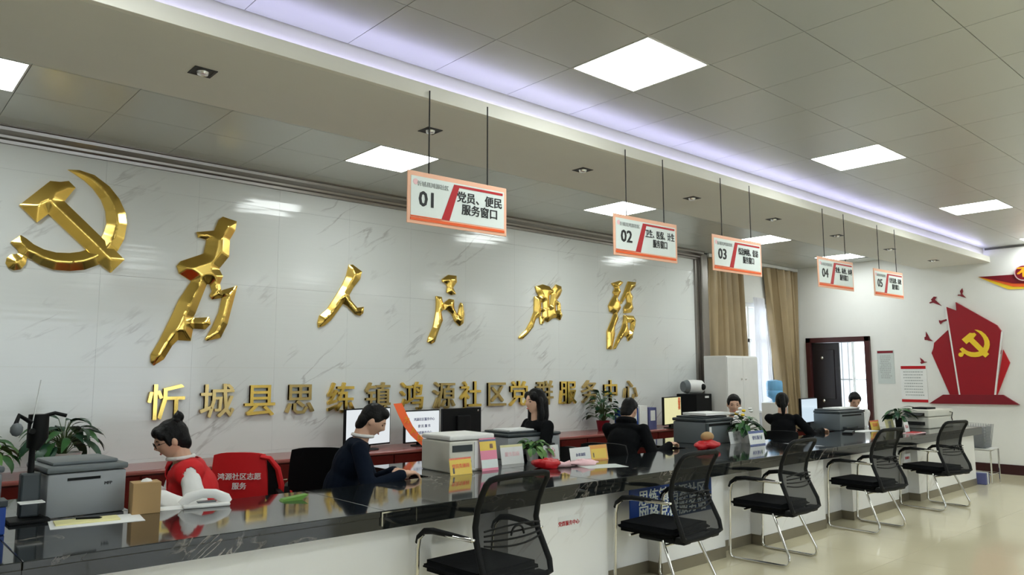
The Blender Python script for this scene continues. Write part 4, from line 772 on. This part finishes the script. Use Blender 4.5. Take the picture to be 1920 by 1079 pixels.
# ------------------------------------------------------------------ plants
def leaf_mesh(l, w, droop, n=6):
    mb = MB()
    for i in range(n+1):
        u = i/n; a = droop*u; wd = w*math.sin(PI*min(.98, max(.04, u**.8)))**.8
        x = l*(math.sin(a)/max(droop, .01) if droop > .01 else u); z = -l*(1-math.cos(a))/max(droop, .01)
        mb.v += [(x, -wd, z+.12*wd), (x, 0, z), (x, wd, z+.12*wd)]
    for i in range(n): mb.f += [(i*3, i*3+1, i*3+4, i*3+3), (i*3+1, i*3+2, i*3+5, i*3+4)]
    me = bpy.data.meshes.new('leaf'); me.from_pydata(mb.v, [], mb.f); me.update(); return me
def plant(name, label, loc, pr, ph_, potm, n, l, w, leafm, height, spread, seed, rz=0, droop=1.2, pot=True, down=0):
    rd = random.Random(seed); t = thing(name, label, 'plant', loc, R(rz), None)
    if pot:
        MB().lathe([(pr*.72, 0), (pr*.8, .01), (pr, ph_*.9), (pr*1.05, ph_), (pr*.92, ph_), (pr*.9, ph_*.85), (.01, ph_*.85)], 20).build('pot', potm, t, 50)
        MB().lathe([(pr*.88, 0), (.01, .01)], 16, (0, 0, ph_*.87)).build('soil', 'soil', t)
    lms = [leaf_mesh(l*s, w*s, droop) for s in (.8, 1, 1.2)]; st = MB()
    for k in range(n):
        a = k*2.4+rd.random()*.5; e = rd.random(); rr = spread*(.15+.6*e); h = ph_+height*(1-.75*e*e)*(.5+.5*rd.random())
        p_ = Vector((math.cos(a)*rr, math.sin(a)*rr, h-down*e))
        st.tube([(math.cos(a)*.01, math.sin(a)*.01, ph_*.85), (p_.x*.4, p_.y*.4, ph_+(p_.z-ph_)*.7), p_], .0028, 4)
        o = link('leaf', lms[k % 3], leafm[k % len(leafm)], t, True, tuple(p_)); o.rotation_euler = (rd.uniform(-.4, .4), R(-35+60*e), a+rd.uniform(-.4, .4))
    st.build('stems', 'stem', t); return t
plant('potted_plant', 'dark green leafy plant in a pale pot behind the large grey printer', (1.38, 6.85, .78), .13, .16, 'pot_white', 60, .20, .028, ['leaf_dark', 'leaf'], .26, .30, 1)
plant('potted_plant', 'pale green leafy plant at the left edge behind the cut-off printer', (.85, 6.85, .78), .13, .12, 'pot_white', 60, .13, .024, ['leaf_pale', 'leaf'], .20, .25, 2)
plant('potted_plant', 'low green plant in a small white pot beside the dark bin, middle of the counter', (4.56, 4.86, .80), .06, .10, 'pot_white', 70, .085, .02, ['leaf_pale', 'leaf'], .08, .20, 3, down=.02)
plant('potted_plant', 'flowering plant with white and yellow blooms above the blue and white card', (7.42, 4.54, .80), .07, .11, 'pot_white', 60, .12, .024, ['leaf', 'leaf_dark'], .17, .2, 4)
fp = bpy.data.objects['potted_plant.003']; rd = random.Random(3)
for k in range(9):
    MB().ell((rd.uniform(-.12, .14), rd.uniform(-.1, .06), .25+rd.random()*.14), (.026, .022, .016), n=8).build('blossom', 'yellow' if k % 3 == 0 else 'white', fp, True)
plant('potted_plant', 'spiky dark green plant in a slim dark vase near the far end of the counter', (10.62, 4.20, .80), .045, .16, 'black', 34, .17, .024, ['leaf_dark', 'leaf'], .12, .13, 5, droop=1.0)
tp = plant('trailing_plant', 'tall trailing vine on the back counter, left of the file boxes', (7.80, 6.92, .78), .09, .14, 'dark_red', 90, .085, .032, ['leaf_dark', 'leaf'], .42, .28, 6, droop=.6)
db = thing('small_bin', 'black square desk bin behind the white and pink card', 'bin', (4.53, 4.98, .80)); 
db.location = (4.80, 4.90, .80)
boxes('bin_body', 'black', db, (-.05, .05, -.03, .05, 0, .135, .008))
# ------------------------------------------------------------------ staff chairs
def staff_chair(label, x, y, rz, m='black_cloth', cover=False, top=1.0, w=.44):
    t = thing('office_chair', label, 'office chair', (x, y, 0), R(rz))
    MB().box(-.24, .24, -.23, .25, .41, .48, .03).build('seat', m, t, 50)
    bk_ = MB(); n = 8
    for j in range(9):
        z = .50+(top-.50)*j/8
        for k in range(n+1):
            u = k/n*2-1; ww_ = w/2*(1-.12*(j/8)**3); bk_.v.append((u*ww_, -.27-.05*(j/8)+.05*u*u, z-.02*abs(u)**3*(j/8)))
    q = (n+1)*9
    bk_.v += [(a, b-.035, c) for a, b, c in bk_.v]
    for j in range(8):
        for k in range(n): i = j*(n+1)+k; bk_.f += [(i, i+1, i+n+2, i+n+1), (q+i, q+i+n+1, q+i+n+2, q+i+1)]
    for k in range(n): bk_.f += [(k, q+k, q+k+1, k+1), (8*(n+1)+k, 8*(n+1)+k+1, q+8*(n+1)+k+1, q+8*(n+1)+k)]
    for j in range(8):
        for k in (0, n): i = j*(n+1)+k; bk_.f.append((i, i+n+1, q+i+n+1, q+i))
    bk_.build('backrest', m, t, True)
    for s in (-1, 1): MB().tube([(s*.26, -.26, .62), (s*.28, -.1, .66), (s*.28, .08, .66), (s*.27, .12, .6), (s*.25, .1, .46)], .016, 8).build('armrest', m if cover else 'black', t, 50)
    MB().tube([(0, 0, .12), (0, 0, .42)], .025, 10).build('column', 'chrome', t)
    for k in range(5):
        a = k*2*PI/5; lg = MB().tube([(0, 0, .12), (math.cos(a)*.28, math.sin(a)*.28, .07)], .018, 6).build('leg', 'black', t); MB().ell((math.cos(a)*.28, math.sin(a)*.28, .03), (.03, .03, .03), n=8).build('caster', 'black', lg)
    return t
rc = staff_chair('office chair in a bright red printed cover beside the woman in the red vest', 2.37, 5.60, -38, 'red_cloth', True, 1.0, .40)
MB().tube([(.15, -.31, .965), (.21, -.30, .955), (.265, -.28, .88), (.29, -.26, .76), (.28, -.25, .66), (.22, -.27, .60), (.13, -.30, .57)], [.025, .03, .034, .036, .036, .034, .03], 8, flat=.6).build('cover_side', 'red_cloth', rc, 60)
MB().ell((.20, -.24, .77), (.09, .02, .18), n=14).build('dark_opening', 'black', rc, True)  # black backing put in as the darkness inside the arm opening
link('lettering', text_mesh('鸿源社区志愿\n服务', .05, .0006, .001, T=tx(.02, -.352, .80) , line=1.3), 'white', rc)
staff_chair('black office chair to the left of the man in the navy jacket', 3.08, 5.80, -36, 'black_cloth', False, .975, .48)
staff_chair('office chair under the woman in the red vest', 1.82, 4.92, 80, 'black', False, .74)
staff_chair('office chair hidden under the man in the navy jacket', 2.72, 5.08, -118, 'black', False, .74)
staff_chair('black office chair of the long-haired woman', 4.94, 5.12, 80, 'black', False, .86)
staff_chair('black low-backed office chair behind the man bent over', 5.76, 4.98, -68, 'black', False, .90, .5)
staff_chair('office chair behind the woman facing the camera', 8.14, 5.14, 124, 'mid_grey', False, .90)
staff_chair('office chair of the woman seen from behind', 8.90, 4.95, -60, 'black', False, .86)
staff_chair('office chair of the person looking down at the far end', 11.22, 5.10, 124, 'mid_grey', False, .86)
# ------------------------------------------------------------------ people
def remesh(mb, vox, smooth=6, name='m', bump=0, seed=0):
    me = mb.mesh(name); o = bpy.data.objects.new('tmp', me)
    r = o.modifiers.new('r', 'REMESH'); r.mode = 'VOXEL'; r.voxel_size = vox; r.use_smooth_shade = True
    s_ = o.modifiers.new('s', 'SMOOTH'); s_.factor = .5; s_.iterations = smooth
    m2 = evaluate(o)
    if bump:
        N_ = [n.vector.copy() for n in m2.vertex_normals]; out = []
        for v, n in zip(m2.vertices, N_):
            x, y, z = v.co
            q = noise.noise(Vector((x*9+seed, y*9, z*6)))+.5*noise.noise(Vector((x*26, y*26+seed, z*20)))
            out += [x+n.x*q*bump, y+n.y*q*bump, z+n.z*q*bump]
        m2.vertices.foreach_set('co', out); m2.update()
    m2.name = name; return m2
def head_mesh(mb, T, female):
    n, h = 40, 32; vs = []
    for i in range(h+1):
        a = PI*(min(max(i, .05), h-.05))/h
        for k in range(n):
            t = 2*PI*k/n; d = Vector((math.sin(a)*math.sin(t), math.sin(a)*math.cos(t), math.cos(a)))   # +Y is the face
            x, y, z = d.x*.074, d.y*.092, d.z*.115
            if z < 0:
                q = -z/.115; x *= 1-.30*q**1.6; y *= 1-(.10 if y > 0 else .38)*q**1.3
            if y > 0:
                g = lambda cx, cz, sx, sz: math.exp(-((x-cx)/sx)**2-((z-cz)/sz)**2)
                y += .021*g(0, -.022, .011, .016)+.010*g(0, .0, .008, .02)+.006*g(0, .022, .05, .010)
                y -= .010*(g(.030, .004, .017, .012)+g(-.030, .004, .017, .012))
                y += .007*g(0, -.055, .020, .006)+.006*g(0, -.068, .018, .006)-.003*g(0, -.061, .02, .003)+.009*g(0, -.092, .02, .014)
                y += .004*(g(.042, -.025, .02, .02)+g(-.042, -.025, .02, .02))
            vs.append(T @ Vector((x, y, z)))
    fs = [(i*n+k, i*n+(k+1)%n, (i+1)*n+(k+1)%n, (i+1)*n+k) for i in range(h) for k in range(n)]
    fs += [tuple(range(n))[::-1], tuple(h*n+k for k in range(n))]
    mb.add(vs, fs)
    for s in (-1, 1):
        mb.ell(T @ Vector((s*.076, -.008, -.008)), (.010, .018, .030), n=10, Rm=T.to_3x3())
def ik(S, W, a, b, hint):
    d = W-S; L_ = min(d.length, (a+b)*.995); u = d.normalized(); W = S+u*L_
    x = (a*a-b*b+L_*L_)/(2*L_); hh = math.sqrt(max(0, a*a-x*x)); p = hint-u*hint.dot(u); p.normalize()
    return S+u*x+p*hh, W
def hand(mb, W, d, nrm, s, curl):
    d = d.normalized(); sd = d.cross(nrm).normalized(); nrm = sd.cross(d)
    Rm = Matrix((sd, d, nrm)).transposed()
    mb.ell(W+d*.045, (.040, .052, .016), n=12, Rm=Rm); mb.cone(W-d*.01, .024, W+d*.03, .026, 8)
    for k, (off, ln) in enumerate(((-.030, .066), (-.010, .076), (.010, .071), (.029, .056))):
        p = W+d*.080+sd*off; a = curl*(1+.15*k)
        q = p+(d*math.cos(a)-nrm*math.sin(a))*ln*.5; r_ = q+(d*math.cos(a*2)-nrm*math.sin(a*2))*ln*.5
        mb.cone(p-d*.012, .0095, q, .0088, 8); mb.cone(q, .0088, r_, .0076, 8)
    p = W+d*.022-sd*s*.030; q = p+(d*.6-sd*s*.75-nrm*.25).normalized()*.038; r_ = q+(d*.95-sd*s*.1-nrm*.35).normalized()*.032
    mb.cone(p, .013, q, .0105, 8); mb.cone(q, .0105, r_, .0085, 8)
def person(label, pelvis, rz, lean, hp, hy, hl, hr, female=True, hair='short', top='black_cloth', sleeve=None, collar=None, vest=None, glasses=False, vox=.007, scale=1.0, trousers='black', hroll=0, open_c=None, grip=.5, lift=0.0):
    t = thing('person', label, 'person', (pelvis[0], pelvis[1], 0), R(rz))
    Rz = Matrix.Rotation(-R(rz), 3, 'Z')
    loc = lambda w: Rz @ (Vector(w)-Vector((pelvis[0], pelvis[1], 0)))
    ln = R(lean); u = Vector((0, math.sin(ln), math.cos(ln))); fw = Vector((0, math.cos(ln), -math.sin(ln)))
    P_ = Vector((0, 0, .56+lift)); sw = .165 if female else .19; k = scale
    ch = P_+u*.30*k; S0 = P_+u*.44*k; nb = P_+u*.50*k+fw*.0; Hn = nb+(u*.6+Vector((0, 0, .4))).normalized()*.052*k
    hT = Matrix.Translation(Hn) @ Euler((R(-hp), 0, R(hy)), 'XYZ').to_matrix().to_4x4()
    if hroll: hT = hT @ Matrix.Rotation(R(hroll), 4, 'Y')
    hT = hT @ Matrix.Translation((0, .022, .085)) @ Matrix.Scale(.98 if female else 1.03, 4)
    arms = []
    for s, tg in ((-1, hl), (1, hr)):
        S = S0+Vector((s*sw, 0, -.01)); W = loc(tg); E_, W = ik(S, W, .285*k, .25*k, Vector((s*.55, -.25, -.9))); arms.append((s, S, E_, W))
    body = MB()
    Rt = Matrix.Rotation(-ln, 3, 'X')
    tw = .88 if female else 1.0
    body.ell(P_+Vector((0, 0, .02)), (.165*tw+.01, .12, .12), n=18); body.ell(P_+u*.20, (.135*tw, .10, .16), n=18, Rm=Rt); body.ell(ch, (.155*tw, .112, .17), n=18, Rm=Rt); body.ell(S0-u*.02, (.17*tw, .085, .07), n=18, Rm=Rt)
    if female: body.ell(ch+fw*.075+Vector((.062, 0, 0)), (.055,)*3, n=12); body.ell(ch+fw*.075-Vector((.062, 0, 0)), (.055,)*3, n=12)
    body.cone(nb-u*.05, .062, Hn+Vector((0, .006, .03)), .050 if female else .058)
    for s, S, E_, W in arms:
        body.cone(S, .046, E_, .038); body.cone(E_, .040, W, .026); d = (W-E_)
        hd = Vector((d.x, d.y, d.z*.3)); hand(body, W, hd, Vector((0, 0, 1)), s, grip)
    for s in (-1, 1):
        K = Vector((s*.11, .42, .50)); A = Vector((s*.12, .40, .09)); body.cone(P_+Vector((s*.085, 0, -.02)), .085, K, .058); body.cone(K, .056, A, .038); body.cone(A, .036, A+Vector((s*.01, .15, -.045)), .03)
    head_mesh(body, hT, female)
    link('body', remesh(body, vox, 2, 'body'), 'skin', t)
    # shirt or jacket
    def torso(g, arms_on=True, m=1.0, low=-.02, wrist=.93):
        c = MB(); c.ell(P_+u*.02, (.165*tw+g+.015, .125+g, .13), n=18); c.ell(P_+u*.18, (.15*tw+g, .115+g, .17), n=18, Rm=Rt); c.ell(ch, (.162*tw+g, .118+g, .175), n=18, Rm=Rt); c.ell(S0-u*.015, (.178*tw+g, .088+g, .068+g*.5), n=18, Rm=Rt)
        if female: c.ell(ch+fw*.072, (.115, .06+g, .07), n=14, Rm=Rt)
        for s, S, E_, W in arms:
            if arms_on:
                W2 = E_+(W-E_)*wrist; c.cone(S, .050+g, E_, .046*m+g); c.cone(E_, .048*m+g, W2, .034*m+g*.8)
            else: c.ell(S+Vector((s*.005, 0, 0)), (.060, .060+g, .050+g), n=12)
        return c
    link('top_garment', remesh(torso(.010, True, 1.25 if sleeve == 'puff' else 1.0), .010, 4, 'top_garment', .006, 3), top, t)
    if collar:
        up_ = .008 if collar == 'black_cloth' else .012
        c = MB(); q = [nb+u*(up_+.02*math.sin(a))+(Vector((math.cos(a), 0, 0))*.070+fw*math.sin(a)*.072) for a in [2*PI*i/16 for i in range(16)]]
        c.tube(q, .014 if collar != 'black_cloth' else .042, 8, close=True); link('collar', remesh(c, .007, 2, 'collar'), collar, t)
    if open_c:
        c = MB(); c.prism([(-.035, .0), (.035, .0), (.0, -.26)], 0, .006)
        c2 = MB(); Mt = Matrix.Translation(nb+fw*.125-u*.03) @ Matrix.Rotation(-ln+R(-8), 4, 'X'); c2.add(c.v, c.f, Mt); c2.build('shirt_front', open_c, t)
    if vest:
        me = remesh(torso(.034, False), .010, 4, 'vest', .004, 8)
        bm = bmesh.new(); bm.from_mesh(me); dl_ = []
        for f in bm.faces:
            c = f.calc_center_median()-P_; y = c.dot(fw); z = c.dot(u)
            if y > 0 and abs(c.x) < .012+.055*max(0, (z-.22)/.28): dl_.append(f)
            elif z < -.06 or (z > .475 and abs(c.x) < .07) or abs(c.x) > .222: dl_.append(f)
        bmesh.ops.delete(bm, geom=dl_, context='FACES'); bm.to_mesh(me); bm.free()
        o = link('vest', me, vest, t); md = o.modifiers.new('s', 'SOLIDIFY'); md.thickness = .006
    # legs cloth
    c = MB()
    for s in (-1, 1):
        K = Vector((s*.11, .42, .50)); A = Vector((s*.12, .40, .12)); c.cone(P_+Vector((s*.085, 0, -.02)), .095, K, .070); c.cone(K, .068, A, .052)
    c.ell(P_, (.19*tw, .145, .11), n=16); link('trousers', remesh(c, .012, 4, 'trousers'), trousers, t)
    for s in (-1, 1):
        c = MB().cone((s*.12, .39, .045), .042, (s*.135, .56, .035), .034, 10); c.box(s*.125-.04, s*.125+.04, .35, .59, 0, .02, .008); c.build('shoe', 'black', t, 50)
    # face
    def hp_(x, y, z): return hT @ Vector((x, y, z))
    RH = hT.to_3x3()
    for s in (-1, 1):
        MB().ell(hp_(s*.030, .0765, .003), (.0135, .006, .0055), n=12, Rm=RH).build('eye', 'eye', t, True)
        MB().tube([hp_(s*.014, .089, .022), hp_(s*.030, .0855, .027), hp_(s*.046, .075, .022)], [.002, .0032, .0018], 6).build('eyebrow', 'hair', t)
    MB().ell(hp_(0, .0845, -.061), (.021, .0065, .0060), n=12, Rm=RH).build('lips', 'lip', t, True)
    # hair
    hb = MB(); hr_ = lambda c, r: hb.ell(hp_(*c), r, n=20, Rm=RH)
    if hair == 'short':
        hr_((0, -.012, .030), (.081, .094, .098)); hr_((0, .030, .078), (.066, .060, .045)); hr_((0, -.052, -.02), (.070, .052, .072)); hr_((0, -.056, -.055), (.060, .045, .055))
    elif hair == 'bun':
        hr_((0, -.016, .026), (.085, .098, .104)); hr_((0, -.055, -.02), (.072, .055, .075)); hr_((0, .045, .070), (.068, .052, .042)); hr_((.052, .052, .055), (.026, .028, .035)); hr_((-.052, .052, .055), (.026, .028, .035)); hr_((.074, .028, .01), (.010, .014, .045)); hr_((-.074, .028, .01), (.010, .014, .045)); hr_((0, -.068, -.045), (.058, .042, .055))
        hr_((0, -.085, .115), (.035, .035, .033)); hb.cone(hp_(0, -.06, .09), .03, hp_(0, -.09, .125), .026); hb.cone(hp_(.01, -.09, .13), .018, hp_(.045, -.10, .145), .010)
    elif hair == 'long':
        hr_((0, -.014, .028), (.085, .098, .104)); hr_((.050, .050, .055), (.038, .035, .045)); hr_((-.050, .050, .055), (.038, .035, .045))
        for s in (-1, 1):
            hb.cone(hp_(s*.076, .0, .02), .032, hp_(s*.080, -.01, -.11), .036); hb.cone(hp_(s*.080, -.01, -.11), .036, hp_(s*.075, .0, -.22), .026)
        hb.cone(hp_(0, -.06, .0), .075, hp_(0, -.075, -.14), .065); hb.cone(hp_(0, -.075, -.14), .065, hp_(0, -.08, -.24), .045)
    elif hair == 'back':
        hr_((0, -.018, .024), (.082, .094, .100)); hr_((0, .020, .070), (.064, .062, .045)); hr_((0, -.095, .0), (.036, .036, .036)); hr_((.06, .02, .035), (.022, .04, .05)); hr_((-.06, .02, .035), (.022, .04, .05))
    elif hair == 'tail':
        hr_((0, -.016, .026), (.084, .098, .102)); hr_((0, -.09, .075), (.04, .04, .04)); hb.cone(hp_(0, -.11, .07), .032, hp_(.01, -.13, -.05), .036); hb.cone(hp_(.01, -.13, -.05), .036, hp_(.01, -.12, -.16), .022); hr_((0, -.05, -.03), (.07, .05, .06))
    link('hair', remesh(hb, .007, 3, 'hair', .004, 5), 'hair', t)
    if glasses:
        g = MB()
        for s in (-1, 1):
            g.tube([hp_(s*.031+.021*math.cos(a), .100, .001+.017*math.sin(a)) for a in [2*PI*i/14 for i in range(14)]], .0018, 5, close=True)
            g.tube([hp_(s*.052, .099, .004), hp_(s*.078, .03, .004), hp_(s*.08, -.01, .0)], .0016, 5)
        g.tube([hp_(-.01, .102, .003), hp_(0, .105, .006), hp_(.01, .102, .003)], .0016, 5); g.build('glasses', 'black', t)
    return t
p1 = person('woman in a red vest over a white shirt with a hair bun and glasses, writing', (1.82, 4.90), 80, 21, 22, 0, (1.44, 4.66, .845), (1.50, 4.92, .845), True, 'bun', 'white_cloth', 'puff', 'white_cloth', 'red_cloth', True, .0055)
p2 = person('man in a dark navy jacket leaning over papers on the counter, black short hair', (2.76, 5.08), -118, 23, 30, 0, (3.12, 4.80, .84), (3.08, 4.62, .84), False, 'short', 'navy', None, 'white_cloth', None, False, .006, 1.08, lift=.03)
p3 = person('woman with long black hair and black top, looking left, behind the flat grey printer', (4.90, 5.12), 80, 3, 0, 0, (4.50, 5.05, .80), (4.55, 5.3, .80), True, 'long', 'black_cloth', scale=1.08, lift=.05)
p4 = person('man in a black jacket seen from behind, bent low over his desk', (5.82, 4.96), -66, 30, 30, -10, (6.35, 5.1, .84), (6.32, 4.72, .84), False, 'short', 'black_cloth', None, 'black_cloth', None, False, scale=1.1, lift=.02)
p5 = person('woman with dark pulled-back hair and white collar, facing the camera behind a printer', (8.12, 5.12), 128, 8, 12, 0, (7.75, 4.95, .83), (7.8, 5.25, .83), True, 'back', 'white_cloth', None, 'white_cloth')
p6 = person('woman in black seen from behind with hair tied up, one arm stretched to the keyboard', (8.92, 4.92), -60, 10, 8, 0, (9.42, 5.10, .83), (9.42, 4.66, .83), True, 'tail', 'black_cloth')
p7 = person('person with short black hair and white top looking down behind the farthest printer', (11.2, 5.08), 128, 14, 30, 0, (10.85, 4.95, .83), (10.9, 5.2, .83), True, 'back', 'white_cloth', None, 'white_cloth')
